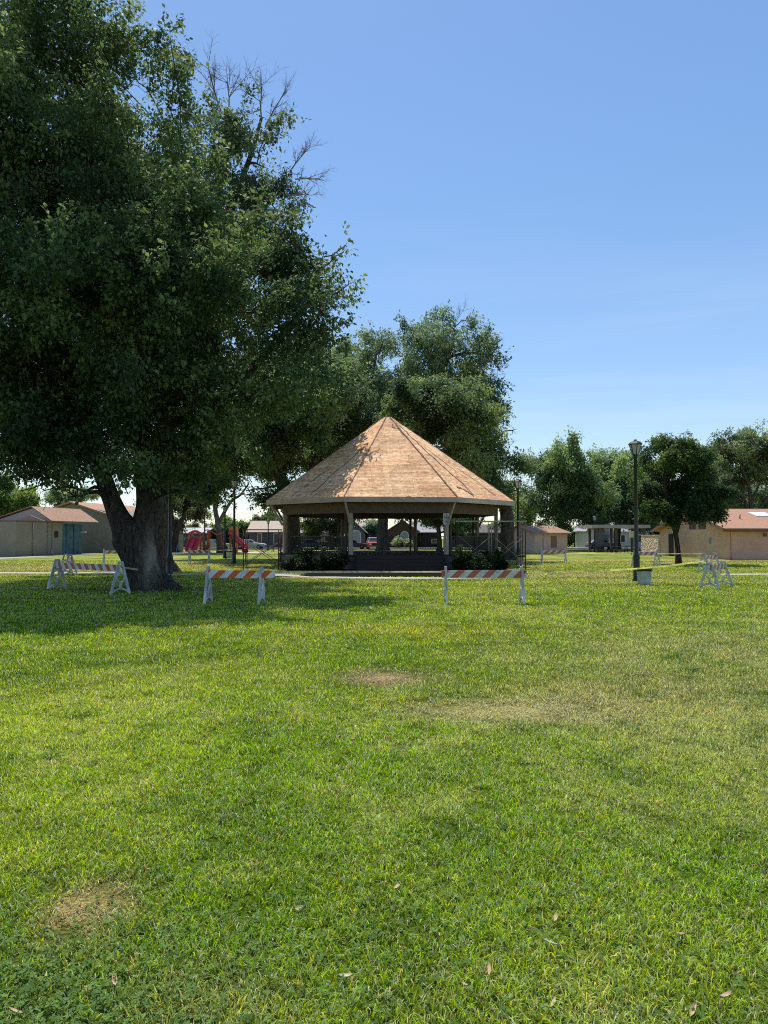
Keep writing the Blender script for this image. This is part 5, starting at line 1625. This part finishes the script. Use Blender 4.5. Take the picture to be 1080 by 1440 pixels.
def house(label, px, D, wpx, eave, ridge, axis, wallc, roofc, depth=8, windows=(), arch=None, door=None, rz=0.0):
    g = P(px, 760, D); W_ = wpx * PX(D)
    h = thing('house', label, 'house', (g[0], D, 0), rz, 'houses across the street')
    wm = mat('house wall %d' % px, wallc, .85, .12, 2, .1); rm = mat('house roof %d' % px, roofc, .9, .2, 5, .2)
    mb = MB()
    if axis == 'y':
        mb.prism([(-W_ / 2, -.1), (W_ / 2, -.1), (W_ / 2, eave), (0, ridge - .04), (-W_ / 2, eave)], 'y', 0, depth)
    else:
        mb.prism([(0, -.1), (depth, -.1), (depth, eave), (depth / 2, ridge - .04), (0, eave)], 'x', -W_ / 2, W_ / 2)
    mb.build('wall', wm, h)
    mb = MB(); gable_roof(mb, -W_ / 2, W_ / 2, 0, depth, eave + .03, ridge, axis, .4, .12); mb.build('roof', rm, h)
    for (x_, z_, w_, hh) in windows:
        mb = MB(); mb.box((x_, -.03, z_), (w_ + .2, .06, hh + .2)); f = mb.build('window', white_paint, h)
        mb = MB(); mb.box((x_, -.065, z_), (w_, .02, hh)); mb.build('pane', glass_dark, f)
    if arch:
        x_, z_, w_, hh = arch
        n = 12
        for nm, s_, y_, mm in (('window', 1.25, -.04, white_paint), ('pane', 1.0, -.06, mat('pale blind', (.36, .4, .36), .5))):
            pts = [(x_ - w_ / 2 * s_, z_ - hh / 2 * s_), (x_ + w_ / 2 * s_, z_ - hh / 2 * s_)] + [(x_ + w_ / 2 * s_ * cos(a), z_ + hh * .25 + w_ / 2 * s_ * sin(a)) for a in np.linspace(0, pi, n)]
            mb = MB(); mb.prism(pts, 'y', y_, .02)
            if nm == 'window': f = mb.build(nm, mm, h)
            else: mb.build(nm, mm, f)
    if door:
        x_, w_, hh, c_ = door
        mb = MB(); mb.box((x_, -.03, hh / 2), (w_, .08, hh)); mb.build('door', mat('door %d' % px, c_, .6), h)
    return h


house('tan roofed house with dark windows left of the bandstand', 376, 116, 52, 2.6, 4.3, 'x', (.13, .11, .10), (.52, .41, .31), 9, [(-1.2, 1.5, .5, 1.5), (1.4, 1.5, .7, 1.5), (2.4, 1.5, .35, 1.6)])
house('grey gabled house peak above the tan roof', 387, 128, 18, 4.6, 5.6, 'y', (.22, .18, .16), (.3, .27, .25), 9, [(0, 4.0, .9, .5)])
house('blue-grey house with white arched window seen through the bandstand', 499, 117, 27, 2.7, 4.1, 'y', (.11, .125, .13), (.33, .29, .25), 9, [], (.2, 1.75, 1.25, 1.6))
house('pale roofed wing beside the blue-grey house', 520, 126, 30, 2.8, 4.6, 'x', (.13, .12, .11), (.50, .40, .32), 8)
house('brown brick house with arched window behind the massive trunk', 566, 118, 42, 2.8, 4.4, 'y', (.095, .065, .05), (.33, .31, .30), 9, [], (.35, 1.7, 1.1, 1.4), (-1.9, .8, 1.9, (.05, .03, .03)))
house('grey roofed house with deep shaded porch seen right of the back post', 601, 122, 38, 2.6, 4.4, 'x', (.03, .025, .025), (.38, .37, .36), 8, [(1.2, 1.1, .9, .5)])  # porch shade is put into the near-black wall colour
house('low pale roofed house behind the playground arches', 268, 118, 40, 2.4, 3.2, 'x', (.10, .085, .075), (.52, .5, .46), 8, [(.4, 1.3, 1.2, 1.0)])
house('white roofed house behind the small shed', 735, 122, 44, 2.3, 3.4, 'x', (.42, .42, .42), (.55, .55, .54), 8, [(-1, 1.3, 1.0, 1.0)])
house('white walled house seen between the shed and the shelter', 838, 120, 22, 3.0, 4.2, 'y', (.5, .5, .49), (.4, .4, .4), 8, [(.2, 1.4, .8, 1.1)])
house('white house with grey roof behind the picnic shelter', 890, 118, 44, 2.7, 4.7, 'x', (.45, .46, .44), (.34, .35, .38), 9, [(1.2, 1.5, 1.8, 1.1), (-1.6, 1.5, .6, 1.1)])
house('grey roof just behind the restroom building', 1070, 92, 46, 3.0, 4.9, 'x', (.4, .33, .28), (.45, .37, .33), 8)
house('dark low house behind the bandstand railing', 445, 122, 60, 2.5, 4.0, 'x', (.34, .29, .25), (.36, .31, .28), 8, [(-2, 1.4, 1, .9), (2, 1.4, 1, .9)])
house('dark low house behind the right shrubs and scaffold', 668, 122, 70, 2.5, 3.8, 'x', (.06, .05, .045), (.16, .14, .13), 8)
house('low dark house behind the lamps by the playground', 325, 124, 50, 2.4, 3.3, 'x', (.06, .05, .045), (.20, .17, .15), 8)

# round clipped shrubs before the brick house
for px, s_, lb in ((557, 1.25, 'round clipped shrub at the left of the brick house front'), (568, 1.1, 'round clipped shrub in the middle of the brick house front'), (573, 1.1, 'round clipped shrub at the right of the brick house front')):
    g = P(px, 770, 113.4 + 2.4)
    lo = [(np.array((g[0], 115.8, .62 * s_)), .55 * s_), (np.array((g[0] + .2, 115.6, .8 * s_)), .4 * s_)]
    make_tree('shrub', lb, (g[0], 115.8, 0), [np.array([[g[0], 115.8, 0, .05], [g[0], 115.8, .5, .03]])], lo, 220, 10, .16, PAL_PALE, bark_grey, group='clipped shrubs before the brick house', gap=.2, twig=.2, cat='shrub', branch_r=.02, nside=6, trunkname='stem')

# ------------------------------------------------------------------ vehicles
def make_car(label, loc, rz, paint, kind='sedan'):
    t = thing('parked_car', label, 'car', loc, rz, 'vehicles parked along the street')
    pm = mat('paint ' + paint[0], paint[1], .3, .05, 2, 0, spec=.6)
    if kind == 'suv':
        Lh, Wh = 2.3, .92
        low = [(-2.3, .38), (2.3, .38), (2.32, .75), (2.22, 1.0), (1.15, 1.12), (-2.2, 1.15), (-2.3, .8)]
        cab = [(1.10, 1.11), (.35, 1.72), (-1.95, 1.76), (-2.2, 1.14)]
    elif kind == 'truck':
        Lh, Wh = 2.6, .98
        low = [(-2.7, .55), (2.6, .5), (2.62, .95), (2.5, 1.18), (1.2, 1.25), (-2.7, 1.2)]
        cab = [(1.15, 1.24), (.5, 1.88), (-.8, 1.9), (-1.05, 1.22)]
    else:
        Lh, Wh = 2.2, .86
        low = [(-2.2, .32), (2.2, .32), (2.22, .6), (2.1, .82), (.9, .95), (-1.5, 1.0), (-2.2, .92), (-2.25, .6)]
        cab = [(.85, .94), (.15, 1.38), (-.95, 1.42), (-1.75, .98)]
    mb = MB(); mb.prism(low, 'y', -Wh, Wh)
    n = len(cab)
    vs = [(x_, s_ * (Wh - (.06 if z_ < cab[1][1] - .1 else .22)), z_) for s_ in (-1, 1) for x_, z_ in cab]
    mb.add(vs, [(0, 1, 2, 3), (7, 6, 5, 4), (0, 4, 5, 1), (1, 5, 6, 2), (2, 6, 7, 3)])
    body = mb.build('body', pm, t, .05)
    gl = MB()

    def lerp(i_, j, f): return (cab[i_][0] + (cab[j][0] - cab[i_][0]) * f, cab[i_][1] + (cab[j][1] - cab[i_][1]) * f)
    a, b2 = lerp(0, 1, .1), lerp(0, 1, .9)
    ww = lambda z_: Wh - .06 - .16 * (z_ - cab[0][1]) / (cab[1][1] - cab[0][1])
    gl.add([(a[0] + .015, -ww(a[1]) + .08, a[1] + .012), (a[0] + .015, ww(a[1]) - .08, a[1] + .012), (b2[0] + .015, ww(b2[1]) - .08, b2[1] + .012), (b2[0] + .015, -ww(b2[1]) + .08, b2[1] + .012)], [(0, 1, 2, 3)])
    gl.build('windshield', glass_dark, t)
    for s_ in (-1, 1):
        gl = MB()
        q = [lerp(0, 1, .2), lerp(0, 1, .88), lerp(3, 2, .88), lerp(3, 2, .2)]
        gl.add([(x_, s_ * (ww(z_) + .006), z_) for x_, z_ in q], [(0, 1, 2, 3)])
        gl.build('side_window', glass_dark, t)
        mb = MB(); mb.box((Lh + .0, s_ * (Wh - .22), low[2][1] + .02), (.08, .34, .16)); mb.build('headlight', mat('lamp glass', (.75, .75, .72), .2), t, .02)
        for x_ in (Lh * .62, -Lh * .62):
            mb = MB(); r_ = .34
            mb.v = []; 
            mb.tube([(x_, s_ * (Wh - .2), r_), (x_, s_ * (Wh + .012), r_)], r_, 20)
            wl = mb.build('wheel', mat('tyre', (.015, .015, .016), .8), t)
            mb = MB(); mb.tube([(x_, s_ * (Wh + .012), r_), (x_, s_ * (Wh + .03), r_)], r_ * .6, 16); mb.build('rim', mat('rim', (.4, .4, .42), .35, metal=.7), wl)
    mb = MB(); mb.box((Lh + .02, 0, low[2][1] - .04), (.05, Wh * 1.0, .22)); mb.build('grille', black_metal, t)
    mb = MB(); mb.box((Lh + .03, 0, .46), (.06, Wh * 1.7, .16)); mb.build('bumper', mat('grey bumper', (.32, .31, .30), .5), t, .02)
    return t


g = P(525.5, 772, 106); make_car('red sport utility vehicle facing the park beside the massive trunk', (g[0], 106, 0), radians(-84), ('red', (.50, .035, .05)), 'suv')
g = P(496, 772, 108); make_car('dark sedan before the blue-grey arched window house', (g[0], 108, 0), radians(0), ('navy', (.02, .03, .05)))
g = P(303, 772, 104); make_car('silver-grey sedan parked behind the playground climbers', (g[0], 104, 0), radians(8), ('silver', (.34, .36, .38)))
g = P(736, 772, 106); make_car('white and dark pickup truck facing the park right of the bandstand', (g[0], 106, 0), radians(-80), ('white', (.55, .55, .56)), 'truck')
g = P(432, 772, 107); make_car('dark blue sedan parked behind the left bandstand railing', (g[0], 107, 0), radians(180), ('blue', (.02, .03, .07)))
g = P(470, 772, 107); make_car('dark blue sport utility vehicle behind the railing by the front post', (g[0], 107, 0), radians(180), ('blue', (.02, .03, .07)), 'suv')
g = P(846, 772, 108); make_car('grey sedan parked behind the tables left of the shelter', (g[0], 108, 0), radians(0), ('grey', (.2, .22, .25)))
g = P(352, 772, 107); make_car('white sedan parked before the tan roofed house', (g[0], 107, 0), radians(0), ('offwhite', (.5, .5, .5)))
# pale car port dome behind the red vehicle
# ------------------------------------------------------------------ playground
Dp = 82.0
o_px = lambda x, y: P(x, y, Dp)
g0 = P(300, 760, Dp)
pgr = thing('playground_set', 'orange and red playground set with pink double slide and red tube slide', 'playground', (g0[0], Dp, 0))


def lp(x, y, dd=0.0):
    q = P(x, y, Dp); return np.array((q[0] - g0[0], dd, max(0.0, q[2])))


orange = mat('orange post', (.72, .22, .04), .5, .1)
pink = mat('pink slide plastic', (.80, .06, .10), .35, .08, 3, 0, spec=.5)
red = mat('red tube plastic', (.66, .04, .05), .35, .08, 3, 0, spec=.5)
for x_ in (266.5, 282):
    for dd in (.0, 1.3):
        mb = MB(); a = lp(x_, 777, dd); b2 = lp(x_, 748, dd); a[2] = 0
        mb.tube([a, b2], .11, 10); mb.build('post', orange, pgr)
for x_ in (290, 322, 331):
    mb = MB(); a = lp(x_, 777, .8); b2 = lp(x_, 746, .8); a[2] = 0; mb.tube([a, b2], .11, 10); mb.build('post', orange, pgr)
# arched hood over the slide
mb = MB()
pts = [lp(266.5, 752), *[lp(274.3 - 7.5 * cos(a), 753 - 6 * sin(a)) for a in np.linspace(0, pi, 9)], lp(282, 752)]
mb.tube(pts, .14, 8); mb.build('hood', pink, pgr)
mb = MB(); mb.box(lp(274.3, 755, .8), (1.35, 1.2, .12)); mb.build('deck', mat('deck grey', (.2, .2, .2), .7), pgr)
for x_ in (270.4, 278.2):
    mb = MB()
    for i_ in range(8):
        t0, t1 = i_ / 8, (i_ + 1) / 8
        a = lp(x_, 757 + 18 * t0, .2 - 2.0 * t0); b2 = lp(x_, 757 + 18 * t1, .2 - 2.0 * t1)
        a[2] = max(a[2], .25); b2[2] = max(b2[2], .24)
        mb.bar(a, b2 + (0, -.001, 0), .52, .05)
    a = lp(x_, 757, .2); b2 = lp(x_, 775, -1.8); b2[2] = .28
    for s_ in (-.29, .29):
        mb.bar(a + (s_, 0, .12), b2 + (s_, 0, .12), .07, .3)
    mb.build('slide', pink, pgr)
# tube slide
mb = MB()
pts = smooth_path([lp(323, 750, .6), lp(327, 750.5, .3), lp(332, 757, 0), lp(338, 762, -.2), lp(345, 767.5, -.4), lp(346.5, 771.5, -.6), lp(346.5, 774.5, -.8)], 6)
rad = [.33 if i_ % 6 else .37 for i_ in range(len(pts))]
mb.tube(pts, rad, 14, cap=False); mb.build('tube_slide', red, pgr)
mb = MB(); mb.box(lp(326, 757, .8), (.9, 1.0, .1)); mb.build('deck', mat('deck grey', (.2, .2, .2), .7), pgr)
mb = MB(); mb.box(lp(326.5, 748, .9), (1.0, .9, 1.3)); mb.build('roof', orange, pgr, .3)
for x_, s_ in ((291, 1), (310, -1)):      # wavy climbers
    mb = MB()
    for dx in (0, 2.4):
        a = lp(x_ + dx, 777, .6); b2 = lp(x_ + dx, 747, .6); a[2] = 0; mb.tube([a, b2], .05, 8)
    for k in range(8):
        z_ = .3 + k * .27; a = lp(x_, 760, .6); b2 = lp(x_ + 2.4, 760, .6); a[2] = b2[2] = z_; mb.tube([a, b2], .045, 8)
    mb.build('ladder', mat('orange red steel', (.62, .12, .04), .5), pgr)
mb = MB(); pts = smooth_path([lp(283, 750, .7), lp(289, 745, .7), lp(297, 748, .7), lp(303, 752, .7), lp(312, 748, .7)], 6); mb.tube(pts, .055, 8); mb.build('overhead_rail', orange, pgr)
# arched steel climber next to it
q0 = G(257, 776.5)
ac = thing('arch_climber', 'grey steel arched ladder climber left of the pink slide', 'climber', q0)
mb = MB()
for y_ in (0, .7):
    mb.tube([(-.75 + 1.45 * (1 - cos(a)), y_, 1.75 * sin(a)) for a in np.linspace(0, pi / 2, 12)], .045, 8)
for a in np.linspace(.15, pi / 2, 7):
    mb.tube([(-.75 + 1.45 * (1 - cos(a)), 0, 1.75 * sin(a)), (-.75 + 1.45 * (1 - cos(a)), .7, 1.75 * sin(a))], .035, 6)
mb.build('arch', mat('galvanised steel', (.42, .43, .44), .45, metal=.3), ac)
